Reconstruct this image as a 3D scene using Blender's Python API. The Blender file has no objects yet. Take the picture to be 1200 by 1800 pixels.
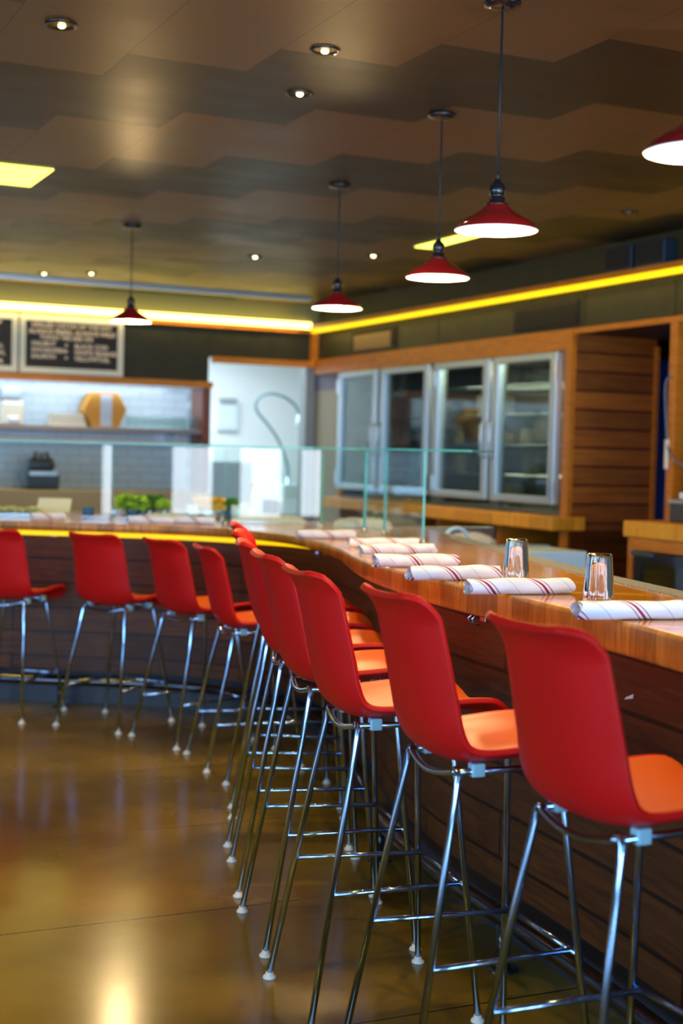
import bpy, math, random
from mathutils import Vector, Matrix
random.seed(4)
PI = math.pi
C = bpy.context.scene.collection
sc = bpy.context.scene

# ------------------------------------------------------------------ camera
cam_d = bpy.data.cameras.new('camera'); cam = bpy.data.objects.new('camera', cam_d); C.objects.link(cam)
sc.camera = cam
cam_d.sensor_fit = 'VERTICAL'; cam_d.sensor_height = 36.0; cam_d.lens = 50.0
cam_d.clip_start = 0.05; cam_d.clip_end = 100
pitch = math.radians(2.3128); roll = math.radians(1.4321)
cam.matrix_world = Matrix.Translation((0, 0, 1.42)) @ Matrix.Rotation(PI/2 - pitch, 4, 'X') @ Matrix.Rotation(roll, 4, 'Z')
cam_d.dof.use_dof = True; cam_d.dof.focus_distance = 3.9; cam_d.dof.aperture_fstop = 2.4
# ------------------------------------------------------------------ world + exposure
w = bpy.data.worlds.new('world'); sc.world = w; w.use_nodes = True
w.node_tree.nodes['Background'].inputs[0].default_value = (0.55, 0.75, 1.0, 1)
w.node_tree.nodes['Background'].inputs[1].default_value = 0.35
vs = sc.view_settings
vs.view_transform = 'Standard'; vs.look = 'None'; vs.gamma = 1; vs.use_curve_mapping = False; vs.exposure = 0.0

# building frame: origin at the far inner corner of the bar; x = along back wall, y = into kitchen
ANG = math.radians(25)
U = Vector((math.cos(ANG), math.sin(ANG), 0)); V = Vector((-U.y, U.x, 0))
C0 = Vector((-0.277, 13.247, 0))
BF = Matrix.Translation(C0) @ Matrix.Rotation(ANG, 4, 'Z')
def loc(a, b, z=0): return BF @ Vector((a, b, z))

def area(name, M, sx, sy, power, col, spread=PI):
    d = bpy.data.lights.new(name, 'AREA'); d.shape = 'RECTANGLE'; d.size = sx; d.size_y = sy
    d.energy = power; d.color = col; d.spread = spread
    o = bpy.data.objects.new(name, d); C.objects.link(o); o.matrix_world = M; return o
def facing(p, d):   # matrix at p whose -Z looks along d
    return Matrix.Translation(p) @ Vector(d).to_track_quat('-Z', 'Y').to_matrix().to_4x4()
DAY = (0.36, 0.63, 1.0)
# daylight through the street windows behind and beside the camera
for k in range(3):
    area('window_daylight', facing(loc(-9.2 + 3.1*k, -17.9, 1.55), V), 2.6, 2.3, 300, DAY)
for k in range(3):
    area('window_daylight', facing(loc(-11.9, -15 + 3.6*k, 2.12), U), 2.6, 1.1, 130, DAY)
area('pane_reflection_light', facing(loc(-11.9, -12.6, 1.0), U), .75, 1.0, 22, (.8, .88, 1.0))  # two added light panels before the closed wall, mirrored in the sneeze guard
area('pane_reflection_light', facing(loc(-11.9, -13.6, 1.0), U), .45, 1.0, 14, (.8, .88, 1.0))
area('window_daylight', facing(loc(-0.1, -14.2, 1.55), -U), 2.6, 2.3, 200, DAY)
area('cove_glow', facing(loc(-3.0, -.06, 2.60), V*.8 + Vector((0, 0, .6))), 5.4, .03, 5, (1.0, .78, .12))
# bright kitchen behind the doorway
area('kitchen_tube_light', facing(loc(-0.9, 1.6, 2.72), (0, 0, -1)), 2.2, 1.6, 115, (0.8, 0.95, 1.0))
area('tile_wall_light', facing(loc(-3.2, 0.06, 1.97), (V.x*.5, V.y*.5, -0.8)), 4.0, 0.06, 14, (0.72, 0.88, 1.0))

area('soffit_led_glow', Matrix.Translation(loc(-.10, -4.5, 2.55)) @ Matrix.Rotation(ANG, 4, 'Z') @ Matrix.Rotation(.25, 4, 'Y'), .03, 8.5, 12, (1.0, .70, .18))
area('soffit_led_glow', Matrix.Translation(loc(-3.0, -.08, 2.56)) @ Matrix.Rotation(ANG, 4, 'Z') @ Matrix.Rotation(-.25, 4, 'X'), 5.6, .03, 9, (1.0, .74, .22))

# ------------------------------------------------------------------ helpers
def link(name, me, mat=None, parent=None):
    o = bpy.data.objects.new(name, me); C.objects.link(o)
    if mat:
        for m in (mat if isinstance(mat, (list, tuple)) else [mat]): me.materials.append(m)
    if parent: o.parent = parent
    return o
class MB:
    def __init__(s): s.v = []; s.f = []; s.uv = {}; s.mi = []; s.sm = []
    def add(s, vs_, fs, M=None, mi=0, smooth=False):
        n = len(s.v)
        s.v += [tuple(M @ Vector(p)) if M else tuple(p) for p in vs_]
        s.f += [tuple(i + n for i in f) for f in fs]; s.mi += [mi]*len(fs); s.sm += [smooth]*len(fs)
        return s
    def box(s, x0, x1, y0, y1, z0, z1, M=None, mi=0):
        return s.add([(x, y, z) for x in (x0, x1) for y in (y0, y1) for z in (z0, z1)],
              [(0,1,3,2), (4,6,7,5), (0,4,5,1), (2,3,7,6), (0,2,6,4), (1,5,7,3)], M, mi)
    def tube(s, pts, r, n=10, M=None, mi=0, closed=False, caps=True):
        pts = [Vector(p) for p in pts]; N = len(pts); rr = r if isinstance(r, (list, tuple)) else [r]*N
        vs_ = []; up = None
        for i, p in enumerate(pts):
            a = pts[(i-1) % N] if (i > 0 or closed) else p; b = pts[(i+1) % N] if (i < N-1 or closed) else p
            t = (b - a).normalized()
            if up is None: up = t.orthogonal().normalized()
            up = (up - t*up.dot(t)); up = up.normalized() if up.length > 1e-6 else t.orthogonal().normalized()
            q = t.cross(up)
            for k in range(n):
                an = 2*PI*k/n; vs_.append(p + (up*math.cos(an) + q*math.sin(an))*rr[i])
        fs = []
        for i in range(N if closed else N-1):
            j = (i+1) % N
            for k in range(n): fs.append((i*n+k, i*n+(k+1) % n, j*n+(k+1) % n, j*n+k))
        s.add(vs_, fs, M, mi, True)
        if caps and not closed:
            n0 = len(s.v) - N*n
            s.f += [tuple(n0+k for k in reversed(range(n))), tuple(n0+(N-1)*n+k for k in range(n))]; s.mi += [mi]*2; s.sm += [False]*2
        return s
    def lathe(s, prof, n=32, M=None, mi=0, fac=0):
        vs_ = []; P = len(prof)
        for (r, z) in prof:
            for k in range(n):
                an = 2*PI*k/n; q = r*(1 + (fac*math.cos(an*fac_n[0]) if fac else 0)); vs_.append((q*math.cos(an), q*math.sin(an), z))
        fs = [(i*n+k, i*n+(k+1) % n, (i+1)*n+(k+1) % n, (i+1)*n+k) for i in range(P-1) for k in range(n)]
        return s.add(vs_, fs, M, mi, True)
    def blob(s, c, rx, ry, rz, n=12, jit=0.0, M=None, mi=0, rnd=random):
        vs_ = []
        for i in range(n+1):
            th = PI*i/n
            for k in range(2*n):
                ph = PI*k/n; j = 1 + jit*(rnd.random()-.5) if 0 < i < n else 1
                vs_.append((c[0]+rx*j*math.sin(th)*math.cos(ph), c[1]+ry*j*math.sin(th)*math.sin(ph), c[2]+rz*j*math.cos(th)))
        m = 2*n
        return s.add(vs_, [(i*m+k, (i+1)*m+k, (i+1)*m+(k+1) % m, i*m+(k+1) % m) for i in range(n) for k in range(m)], M, mi, True)
    def build(s, name, mat, parent=None, bevel=0, M=None, origin=None):
        me = bpy.data.meshes.new(name)
        vv = s.v
        if origin is not None: vv = [(x-origin[0], y-origin[1], z-origin[2]) for x, y, z in s.v]
        me.from_pydata(vv, [], s.f); me.update()
        for p, mi, sm in zip(me.polygons, s.mi, s.sm): p.material_index = mi; p.use_smooth = sm
        if s.uv:
            l = me.uv_layers.new(name='UVMap')
            for p in me.polygons:
                for li in p.loop_indices: l.data[li].uv = s.uv.get(me.loops[li].vertex_index, (0, 0))
        o = link(name, me, mat, parent)
        if origin is not None: o.location = origin
        if M is not None: o.matrix_world = M
        if bevel:
            b = o.modifiers.new('bevel', 'BEVEL'); b.width = bevel; b.segments = 2; b.limit_method = 'ANGLE'; b.angle_limit = 0.7
        return o
fac_n = [10]
def box(name, dims, mat, parent=None, M=None, bevel=0, label=None):
    o = MB().box(*dims).build(name, mat, parent, bevel, M)
    if label: o['label'] = label
    return o
def tag(o, label, cat, group=None, kind=None):
    if label: o['label'] = label
    if cat: o['category'] = cat
    if group: o['group'] = group
    if kind: o['kind'] = kind
    return o
def struct(o): o['kind'] = 'structure'; return o
def thing(name, label, cat, M=None, group=None):
    o = bpy.data.objects.new(name, None); C.objects.link(o); o.empty_display_size = .05
    if M is not None: o.matrix_world = M
    return tag(o, label, cat, group)
def copy_tree(o, parent=None):
    c = o.copy(); C.objects.link(c)
    if parent: c.parent = parent
    for ch in [x for x in sc.objects if x.parent == o]: copy_tree(ch, c)
    return c
def lerp(a, b, t): return a + (b-a)*t
def catmull(P, n=8):
    out = []
    for i in range(len(P)-1):
        p0 = Vector(P[max(i-1, 0)]); p1 = Vector(P[i]); p2 = Vector(P[i+1]); p3 = Vector(P[min(i+2, len(P)-1)])
        for k in range(n):
            t = k/n
            out.append(0.5*((2*p1) + (p2-p0)*t + (2*p0-5*p1+4*p2-p3)*t*t + (3*p1-p0-3*p2+p3)*t**3))
    out.append(Vector(P[-1])); return out
def smooth_line(L, it=2):
    for _ in range(it):
        L = [L[0]] + [(L[i-1]+L[i]*2+L[i+1])/4 for i in range(1, len(L)-1)] + [L[-1]]
    return L
def offset(L, d):   # to the right-hand side of the travel direction for d > 0
    out = []
    for i, p in enumerate(L):
        t = (L[min(i+1, len(L)-1)] - L[max(i-1, 0)]); t.z = 0; t.normalize()
        out.append(p + Vector((t.y, -t.x, 0))*d)
    return out

# ------------------------------------------------------------------ materials
class NT:
    def __init__(s, name):
        s.m = bpy.data.materials.new(name); s.m.use_nodes = True; s.t = s.m.node_tree; s.b = s.t.nodes['Principled BSDF']
    def n(s, typ, **kw):
        x = s.t.nodes.new(typ)
        for k, v in kw.items(): setattr(x, k, v)
        return x
    def l(s, a, b): s.t.links.new(a, b)
    def coord(s, scale=(1, 1, 1), src='Object', rot=(0, 0, 0)):
        tc = s.n('ShaderNodeTexCoord'); mp = s.n('ShaderNodeMapping'); mp.inputs['Scale'].default_value = scale
        mp.inputs['Rotation'].default_value = rot
        s.l(tc.outputs[src], mp.inputs[0]); return mp.outputs[0]
    def noise(s, vec, scale, detail=4, rough=.55, dist=0):
        x = s.n('ShaderNodeTexNoise'); x.inputs['Scale'].default_value = scale; x.inputs['Detail'].default_value = detail
        x.inputs['Roughness'].default_value = rough; x.inputs['Distortion'].default_value = dist
        s.l(vec, x.inputs['Vector']); return x.outputs['Fac']
    def ramp(s, fac, stops, interp='LINEAR'):
        r = s.n('ShaderNodeValToRGB'); r.color_ramp.interpolation = interp; e = r.color_ramp.elements
        while len(e) < len(stops): e.new(0.5)
        for x, (p, c) in zip(e, stops): x.position = p; x.color = (*c, 1)
        s.l(fac, r.inputs[0]); return r.outputs[0]
    def math(s, op, a, b=None, c=None):
        x = s.n('ShaderNodeMath', operation=op)
        for i, q in enumerate((a, b, c)):
            if q is None: continue
            if isinstance(q, (int, float)): x.inputs[i].default_value = q
            else: s.l(q, x.inputs[i])
        return x.outputs[0]
    def mix(s, fac, a, b, mode='MIX'):
        x = s.n('ShaderNodeMix', data_type='RGBA', blend_type=mode)
        for i, q in ((0, fac), (6, a), (7, b)):
            if isinstance(q, (int, float)): x.inputs[i].default_value = q
            elif isinstance(q, tuple): x.inputs[i].default_value = (*q, 1)
            else: s.l(q, x.inputs[i])
        return x.outputs[2]
    def bump(s, h, strength=.3, dist=.002):
        b = s.n('ShaderNodeBump'); b.inputs['Strength'].default_value = strength; b.inputs['Distance'].default_value = dist
        s.l(h, b.inputs['Height']); s.l(b.outputs[0], s.b.inputs['Normal'])
def plain(name, col, rough=.5, metal=0, coat=0, spec=.5, noise=0, nscale=8):
    k = NT(name); b = k.b
    b.inputs['Base Color'].default_value = (*col, 1); b.inputs['Roughness'].default_value = rough
    b.inputs['Metallic'].default_value = metal; b.inputs['Coat Weight'].default_value = coat
    b.inputs['Specular IOR Level'].default_value = spec
    if noise:
        f = k.noise(k.coord(), nscale); c = k.ramp(f, [(.3, tuple(x*(1-noise) for x in col)), (.7, tuple(min(1, x*(1+noise)) for x in col))])
        k.l(c, b.inputs['Base Color'])
    return k.m
def emit(name, col, st):
    k = NT(name); k.b.inputs['Base Color'].default_value = (*[c*.3 for c in col], 1)
    k.b.inputs['Emission Color'].default_value = (*col, 1); k.b.inputs['Emission Strength'].default_value = st
    return k.m
def wood(name, c1, c2, c3, grain=(1.2, 1.2, 22), rough=.3, coat=0, src='Object', plank=None, gap=(.02, .01, .005), rot=(0, 0, 0)):
    k = NT(name); v = k.coord(grain, src, rot)
    f = k.noise(v, 3.0, 6, .6, .6); col = k.ramp(f, [(.25, c1), (.5, c2), (.78, c3)])
    if plank:   # (length, height, mortar)
        v2 = k.coord((1, 1, 1), src, rot)
        if plank[3] if len(plank) > 3 else False:
            sx = k.n('ShaderNodeSeparateXYZ'); k.l(v2, sx.inputs[0]); cx = k.n('ShaderNodeCombineXYZ')
            k.l(k.math('ADD', sx.outputs[0], sx.outputs[1]), cx.inputs[0]); k.l(sx.outputs[2], cx.inputs[1]); v2 = cx.outputs[0]
        br = k.n('ShaderNodeTexBrick'); k.l(v2, br.inputs['Vector'])
        br.inputs['Scale'].default_value = 1; br.inputs['Mortar Size'].default_value = plank[2]
        br.inputs['Brick Width'].default_value = plank[0]; br.inputs['Row Height'].default_value = plank[1]; br.inputs['Mortar Smooth'].default_value = .1
        br.offset = .37; br.inputs['Color1'].default_value = (.62, .62, .62, 1); br.inputs['Color2'].default_value = (1.15, 1.15, 1.15, 1)
        br.inputs['Mortar'].default_value = (*[min(1, g*6) for g in gap], 1)
        col = k.mix(1.0, col, br.outputs['Color'], 'MULTIPLY')
        k.bump(k.math('SUBTRACT', 1.0, br.outputs['Fac']), .5, .003)
    k.l(col, k.b.inputs['Base Color'])
    k.b.inputs['Roughness'].default_value = rough; k.b.inputs['Coat Weight'].default_value = coat; k.b.inputs['Coat Roughness'].default_value = .08
    return k.m
def glassy(name, tint=(.9, .98, .96), refl=1.0, rough=0.0):
    k = NT(name); t = k.t; out = t.nodes['Material Output']
    tr = k.n('ShaderNodeBsdfTransparent'); tr.inputs[0].default_value = (*tint, 1)
    gl = k.n('ShaderNodeBsdfGlossy'); gl.inputs['Roughness'].default_value = rough; gl.inputs[0].default_value = (refl, refl, refl, 1)
    fr = k.n('ShaderNodeFresnel'); ge = k.n('ShaderNodeNewGeometry')
    k.l(k.math('SUBTRACT', 1.5, k.math('MULTIPLY', ge.outputs['Backfacing'], 1.5-1/1.5)), fr.inputs[0])
    mx = k.n('ShaderNodeMixShader'); k.l(fr.outputs[0], mx.inputs[0]); k.l(tr.outputs[0], mx.inputs[1]); k.l(gl.outputs[0], mx.inputs[2])
    k.l(mx.outputs[0], out.inputs[0]); return k.m

M = {}
# polished concrete floor, gold-brown, with saw-cut joints
k = NT('polished_concrete'); v = k.coord()
f1 = k.noise(v, .7, 3, .5, .3); f2 = k.noise(v, 5, 4, .6)
c = k.ramp(f1, [(.3, (.075, .043, .004)), (.5, (.18, .112, .008)), (.7, (.33, .215, .017))])
c = k.mix(.15, c, k.ramp(f2, [(.35, (.07, .05, .02)), (.65, (.22, .16, .06))]))
vj = k.coord((1, 1, 1)); vj.node.inputs['Location'].default_value = (1.3, 8.02, 0)
br = k.n('ShaderNodeTexBrick'); k.l(vj, br.inputs['Vector']); br.offset = 0
for nm, val in (('Scale', 1), ('Mortar Size', .0035), ('Brick Width', 7.5), ('Row Height', .96)): br.inputs[nm].default_value = val
c = k.mix(br.outputs['Fac'], c, (.01, .008, .004))
k.l(c, k.b.inputs['Base Color']); k.l(k.ramp(f1, [(.3, (.15,)*3), (.75, (.24,)*3)]), k.b.inputs['Roughness'])
k.b.inputs['Coat Weight'].default_value = .0; k.b.inputs['Coat Roughness'].default_value = .12
M['floor'] = k.m
# ceiling: rectangular panels, dark and light ones stepping from row to row
k = NT('ceiling_panels'); tc = k.n('ShaderNodeTexCoord'); sx = k.n('ShaderNodeSeparateXYZ'); k.l(tc.outputs['Object'], sx.inputs[0])
# building frame is the object's frame; offsets of the measured grid
a0 = 1.41 - (U.x*C0.x + U.y*C0.y); b0 = 4.89 - (V.x*C0.x + V.y*C0.y)
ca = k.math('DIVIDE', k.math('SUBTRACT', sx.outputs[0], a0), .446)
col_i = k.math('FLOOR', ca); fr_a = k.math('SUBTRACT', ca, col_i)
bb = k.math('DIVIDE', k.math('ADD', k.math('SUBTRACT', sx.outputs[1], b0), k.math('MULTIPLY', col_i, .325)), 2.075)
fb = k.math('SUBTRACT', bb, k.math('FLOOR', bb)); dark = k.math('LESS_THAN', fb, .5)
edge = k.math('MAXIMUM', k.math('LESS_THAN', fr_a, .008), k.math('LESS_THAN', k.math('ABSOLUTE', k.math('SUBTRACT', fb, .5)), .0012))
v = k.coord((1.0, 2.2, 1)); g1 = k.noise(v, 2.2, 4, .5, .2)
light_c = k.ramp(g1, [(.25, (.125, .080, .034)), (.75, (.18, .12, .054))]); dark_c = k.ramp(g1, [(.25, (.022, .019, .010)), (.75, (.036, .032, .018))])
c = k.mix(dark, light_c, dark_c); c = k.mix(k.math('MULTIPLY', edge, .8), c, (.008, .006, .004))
k.l(c, k.b.inputs['Base Color']); k.l(k.ramp(g1, [(.3, (.36,)*3), (.7, (.46,)*3)]), k.b.inputs['Roughness'])
k.b.inputs['Specular IOR Level'].default_value = .45
M['ceiling'] = k.m
M['top'] = wood('butcher_block', (.62, .22, .008), (.85, .36, .016), (.98, .50, .035), (1.2, 16, 4), .14, .25, plank=(1.3, .045, .0008), rot=(0, 0, .12))
M['edge'] = wood('end_grain_edge', (.34, .12, .010), (.55, .22, .02), (.78, .37, .045), (14, 2.0, 1), .3, .2, src='UV', plank=(.09, 4.0, .0006))
M['panel'] = wood('dark_planks', (.040, .010, .0015), (.095, .025, .003), (.17, .048, .006), (1.6, 22, 1), .5, .0, src='UV', plank=(1.5, .135, .006))
M['plankwall'] = wood('reddish_plank_lining', (.22, .058, .006), (.36, .10, .009), (.46, .14, .014), (1.0, 1.0, 14), .5, 0, plank=(6, .1255, .009, True), gap=(.05, .03, .02))
M['oak'] = wood('orange_wood_trim', (.50, .15, .006), (.72, .23, .010), (.85, .31, .02), (2, 2, 12), .4)
M['oakh'] = wood('brown_wood_header', (.36, .11, .006), (.54, .17, .010), (.66, .23, .016), (2, 2, 14), .4)
M['bar_top'] = wood('honey_block_ledge', (.66, .26, .015), (.80, .34, .02), (.92, .44, .04), (8, 8, 2), .4, plank=(.5, .5, .002))
M['black'] = plain('black_panel', (.036, .036, .018), .5, spec=.3, noise=.2)
M['blk'] = plain('black_enamel', (.012, .012, .014), .25, coat=.4)
M['dark'] = plain('dark_void', (.010, .009, .008), .8)
M['grille'] = plain('charcoal_grille', (.018, .015, .012), .6)
M['chrome'] = plain('chrome', (.40, .58, .84), .13, 1)  # blue of the reflected daylight is put into the base colour
M['steel'] = plain('brushed_steel', (.50, .56, .60), .32, 1, noise=.1, nscale=30)
M['alu'] = plain('aluminium_frame', (.50, .60, .68), .38, .6)
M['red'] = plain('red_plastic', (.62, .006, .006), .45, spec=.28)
M['litseat'] = plain('orange_lit_seat_surface', (.80, .13, .012), .36)  # red shell plastic with the warm lamp light put into the colour
M['enamel'] = plain('red_enamel', (.28, .008, .010), .16, coat=.6)
M['enamelw'] = plain('white_enamel', (.9, .88, .82), .3)
M['clamp'] = plain('clear_blue_plastic', (.35, .62, .72), .25)
M['glide'] = plain('white_plastic_glide', (.75, .74, .66), .4)
M['white'] = plain('white_paint', (.80, .84, .86), .5)
M['cream'] = plain('cream', (.80, .74, .60), .6)
M['tan'] = plain('tan_wall', (.33, .29, .21), .6)
M['grey'] = plain('grey_box', (.30, .34, .36), .5)
M['blue'] = plain('blue_cloth', (.01, .08, .50), .7)
M['purple'] = plain('grey_violet_paint', (.16, .15, .24), .6)
M['wallpaint'] = plain('warm_dark_wall', (.10, .075, .04), .6)
M['leaf'] = plain('leaf_green', (.07, .26, .015), .5, noise=.5, nscale=25)
M['lime'] = plain('lime_green', (.42, .62, .02), .5, noise=.4, nscale=25)
M['yellow'] = plain('yellow_petals', (.90, .55, .01), .5)
M['bluepot'] = plain('blue_glaze', (.03, .14, .32), .25)
M['silver'] = plain('silver_pot', (.66, .86, .95), .35, .15)
M['food'] = plain('pale_yellow_food', (.72, .58, .22), .6, noise=.5, nscale=40)
M['card'] = plain('tan_cardboard', (.62, .27, .03), .6)
M['frame'] = plain('ivory_frame', (.95, .90, .68), .5)
M['chalk'] = plain('chalkboard', (.020, .014, .008), .55)
M['letters'] = plain('cream_letters', (1.0, .78, .52), .6)
M['screen'] = emit('blue_screen', (.01, .02, .55), 1.2)
M['bulb'] = emit('lit_bulb', (1.0, .82, .52), 40)
M['led'] = emit('yellow_led_strip', (1.0, .62, .0), 1.6)
M['cove'] = emit('cove_led_strip', (1.0, .80, .20), 5)
M['counterled'] = emit('counter_led_strip', (1.0, .60, .0), 1.3)
M['spotglow'] = emit('downlight_lamp', (1.0, .93, .40), 12)
M['panelglow'] = emit('ceiling_slot_light', (1.0, .88, .12), 3.0)
M['pane'] = glassy('clear_pane', (.93, .985, .975), 1.0)
M['fridgepane'] = glassy('fridge_pane', (.72, .82, .82), .9, .02)
M['winpane'] = glassy('window_pane', (.95, .98, 1.0), .8)
M['paneedge'] = plain('teal_glass_edge', (.10, .55, .50), .15)
k = NT('tumbler_glass'); k.b.inputs['Transmission Weight'].default_value = 1; k.b.inputs['Roughness'].default_value = 0.02; k.b.inputs['IOR'].default_value = 1.45
k.b.inputs['Base Color'].default_value = (.97, .99, 1, 1); M['tumbler'] = k.m
k = NT('bottle_glass'); k.b.inputs['Base Color'].default_value = (.01, .05, .02, 1); k.b.inputs['Roughness'].default_value = .1; M['bottle'] = k.m
# white tile
k = NT('white_subway_tile'); tc = k.n('ShaderNodeTexCoord'); sx = k.n('ShaderNodeSeparateXYZ'); k.l(tc.outputs['Object'], sx.inputs[0]); cx = k.n('ShaderNodeCombineXYZ')
k.l(sx.outputs[0], cx.inputs[0]); k.l(sx.outputs[2], cx.inputs[1])
br = k.n('ShaderNodeTexBrick'); k.l(cx.outputs[0], br.inputs['Vector'])
for nm, val in (('Scale', 1), ('Mortar Size', .004), ('Brick Width', .22), ('Row Height', .075)): br.inputs[nm].default_value = val
br.inputs['Color1'].default_value = (.58, .66, .72, 1); br.inputs['Color2'].default_value = (.62, .70, .76, 1); br.inputs['Mortar'].default_value = (.42, .48, .52, 1)
k.l(br.outputs[0], k.b.inputs['Base Color']); k.b.inputs['Roughness'].default_value = .2; M['tile'] = k.m
# napkin linen with maroon stripes wound obliquely (u = metres along the roll, v = turns)
k = NT('striped_linen'); tc = k.n('ShaderNodeTexCoord'); sx = k.n('ShaderNodeSeparateXYZ'); k.l(tc.outputs['UV'], sx.inputs[0])
oi = k.n('ShaderNodeObjectInfo')
t = k.math('ADD', k.math('ADD', sx.outputs[0], k.math('MULTIPLY', sx.outputs[1], -.13)), k.math('MULTIPLY', oi.outputs['Random'], .12))
t = k.math('DIVIDE', k.math('MODULO', k.math('ADD', t, 1.92), .16), .16)
W_ = (.76, .80, .86); R_ = (.30, .008, .045); G_ = (.42, .42, .52)
c = k.ramp(t, [(0, W_), (.10, R_), (.12, W_), (.17, R_), (.225, W_), (.28, R_), (.30, W_), (.66, G_), (.675, W_)], 'CONSTANT')
k.l(c, k.b.inputs['Base Color']); k.b.inputs['Roughness'].default_value = .85
k.bump(k.noise(k.coord(), 60, 5), .35, .004); M['linen'] = k.m
k = NT('white_cloth'); k.b.inputs['Base Color'].default_value = (.76, .74, .68, 1); k.b.inputs['Roughness'].default_value = .9
k.bump(k.noise(k.coord(), 25, 5), .8, .02); M['cloth'] = k.m

# ------------------------------------------------------------------ room shell
AX0, AX1, BY0, BY1 = -12.0, 0.0, -18.0, 0.0
fl = box('floor', (-12.2, 2.6, -18.2, 4.2, -.1, 0), M['floor'], M=BF); struct(fl)
ce = box('ceiling', (-12.2, 2.6, -18.2, 4.2, 2.8, 2.9), M['ceiling'], M=BF); struct(ce)
# right wall (a = 0): only the part nearer than the back bar is solid
m = MB()
m.box(0, .2, -18, -15.6, 0, 2.8); m.box(0, .2, -12.8, -9.5, 0, 2.8); m.box(0, .2, -15.6, -12.8, 0, .35); m.box(0, .2, -15.6, -12.8, 2.75, 2.8)
struct(m.build('wall_right', M['wallpaint'], M=BF))
m = MB(); m.box(-12, 0, -18.2, -18, 0, .38); m.box(-12, 0, -18.2, -18, 2.72, 2.8)
for x0, x1 in ((-12, -10.55), (-7.85, -7.45), (-4.75, -4.35), (-1.65, 0)): m.box(x0, x1, -18.2, -18, .38, 2.72)
struct(m.build('wall_rear', M['wallpaint'], M=BF))
m = MB(); m.box(-12.2, -12, -18, 0, 0, 1.5); m.box(-12.2, -12, -18, 0, 2.72, 2.8)
for y0, y1 in ((-18, -16.35), (-13.65, -12.75), (-10.05, -9.15), (-6.45, 0)): m.box(-12.2, -12, y0, y1, 1.5, 2.72)
struct(m.build('wall_left', M['wallpaint'], M=BF))
wn = 1
def window(x0, x1, y0, y1):
    global wn
    m = MB(); lx, ly = x1-x0, y1-y0
    z0, z1, f = (.38 if lx > ly else 1.5), 2.72, .06
    if lx > ly:
        yc = (y0+y1)/2
        m.box(x0, x1, yc-.04, yc+.04, z0, z0+f); m.box(x0, x1, yc-.04, yc+.04, z1-f, z1)
        for x in (x0, (x0+x1)/2-f/2, x1-f): m.box(x, x+f, yc-.04, yc+.04, z0+f, z1-f)
        g = MB().box(x0+f, x1-f, yc-.004, yc+.004, z0+f, z1-f)
    else:
        xc = (x0+x1)/2
        m.box(xc-.04, xc+.04, y0, y1, z0, z0+f); m.box(xc-.04, xc+.04, y0, y1, z1-f, z1)
        for y in (y0, (y0+y1)/2-f/2, y1-f): m.box(xc-.04, xc+.04, y, y+f, z0+f, z1-f)
        g = MB().box(xc-.004, xc+.004, y0+f, y1-f, z0+f, z1-f)
    o = m.build('window_%d' % wn, M['blk'], M=BF); struct(o); wn += 1
    p = g.build('window_pane', M['winpane'], o)
for x0, x1 in ((-10.55, -7.85), (-7.45, -4.75), (-4.35, -1.65)): window(x0, x1, -18.2, -18.0)
for y0, y1 in ((-16.35, -13.65), (-12.75, -10.05), (-9.15, -6.45)): window(-12.2, -12.0, y0, y1)

# back wall of the bar (b = 0) above the openings, plus left run
m = MB()
m.box(-12, -1.045, 0, .12, 2.04, 2.53); m.box(-1.045, -.03, 0, .12, 2.27, 2.53)      # dark fascia
for q in (-1.03, -3.75, -5.6, -8): m.box(q-.004, q+.004, -.004, 0, 2.28, 2.525)
struct(m.build('wall_back', M['black'], M=BF))
m = MB(); m.box(0, .12, -9.5, -.03, 2.285, 2.50); m.box(.02, .12, -9.5, -.03, 2.50, 2.8)
for q in (-1.66, -2.35, -4.33, -5.26, -7.2): m.box(-.004, 0, q-.004, q+.004, 2.29, 2.5)
struct(m.build('wall_bar', M['black'], M=BF))
m = MB(); m.box(-12, .12, .02, .12, 2.53, 2.8); struct(m.build('wall_cove', plain('olive_cove_wall', (.22, .20, .08), .6), M=BF))
# timber trims
m = MB(); m.box(-12, -1.02, -.06, 0, 1.985, 2.04); m.box(-1.02, 0, -.06, 0, 2.215, 2.27); m.box(-12, -.02, -.05, .02, 2.53, 2.565)
m.box(-.06, 0, -.06, 0, 2.27, 2.53)
struct(m.build('trim_1', M['oak'], M=BF))
m = MB(); m.box(-.03, 0, -9.5, -4.25, 2.25, 2.285); m.box(-.035, 0, -4.25, -.06, 2.15, 2.285); m.box(-.075, .02, -9.5, -.05, 2.563, 2.60); m.box(-.03, 0, -.66, -.595, 1.05, 2.15)
m.box(-.035, 0, -4.25, -4.165, 0, 2.15); m.box(-.03, .06, -5.335, -5.265, 0, 2.25)
struct(m.build('trim_2', M['oakh'], M=BF))
# pier left of the refrigerators
m = MB(); m.box(.0, .12, -.6, 0, 0, 2.0); struct(m.build('wall_pier', M['tan'], M=BF))
m = MB(); m.box(.0, .12, -.6, 0, 2.0, 2.285); struct(m.build('trim_3', M['purple'], M=BF))
m = MB(); m.box(-.09, -.0, 0, .14, 0, 2.215); struct(m.build('door_1', M['grey'], M=BF))
m = MB(); m.box(-1.1, -1.03, -.03, .3, 0, 1.985); struct(m.build('trim_4', wood('red_brown_post', (.15, .03, .01), (.22, .05, .012), (.28, .07, .02)), M=BF))
m = MB(); m.box(-12, -1.1, .42, .5, 0, 2.3); m.box(-12, -1.1, .12, .42, 2.04, 2.1); m.box(-1.1, -1.03, .3, .5, 0, 2.3); struct(m.build('wall_tile', M['tile'], M=BF))
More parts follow.
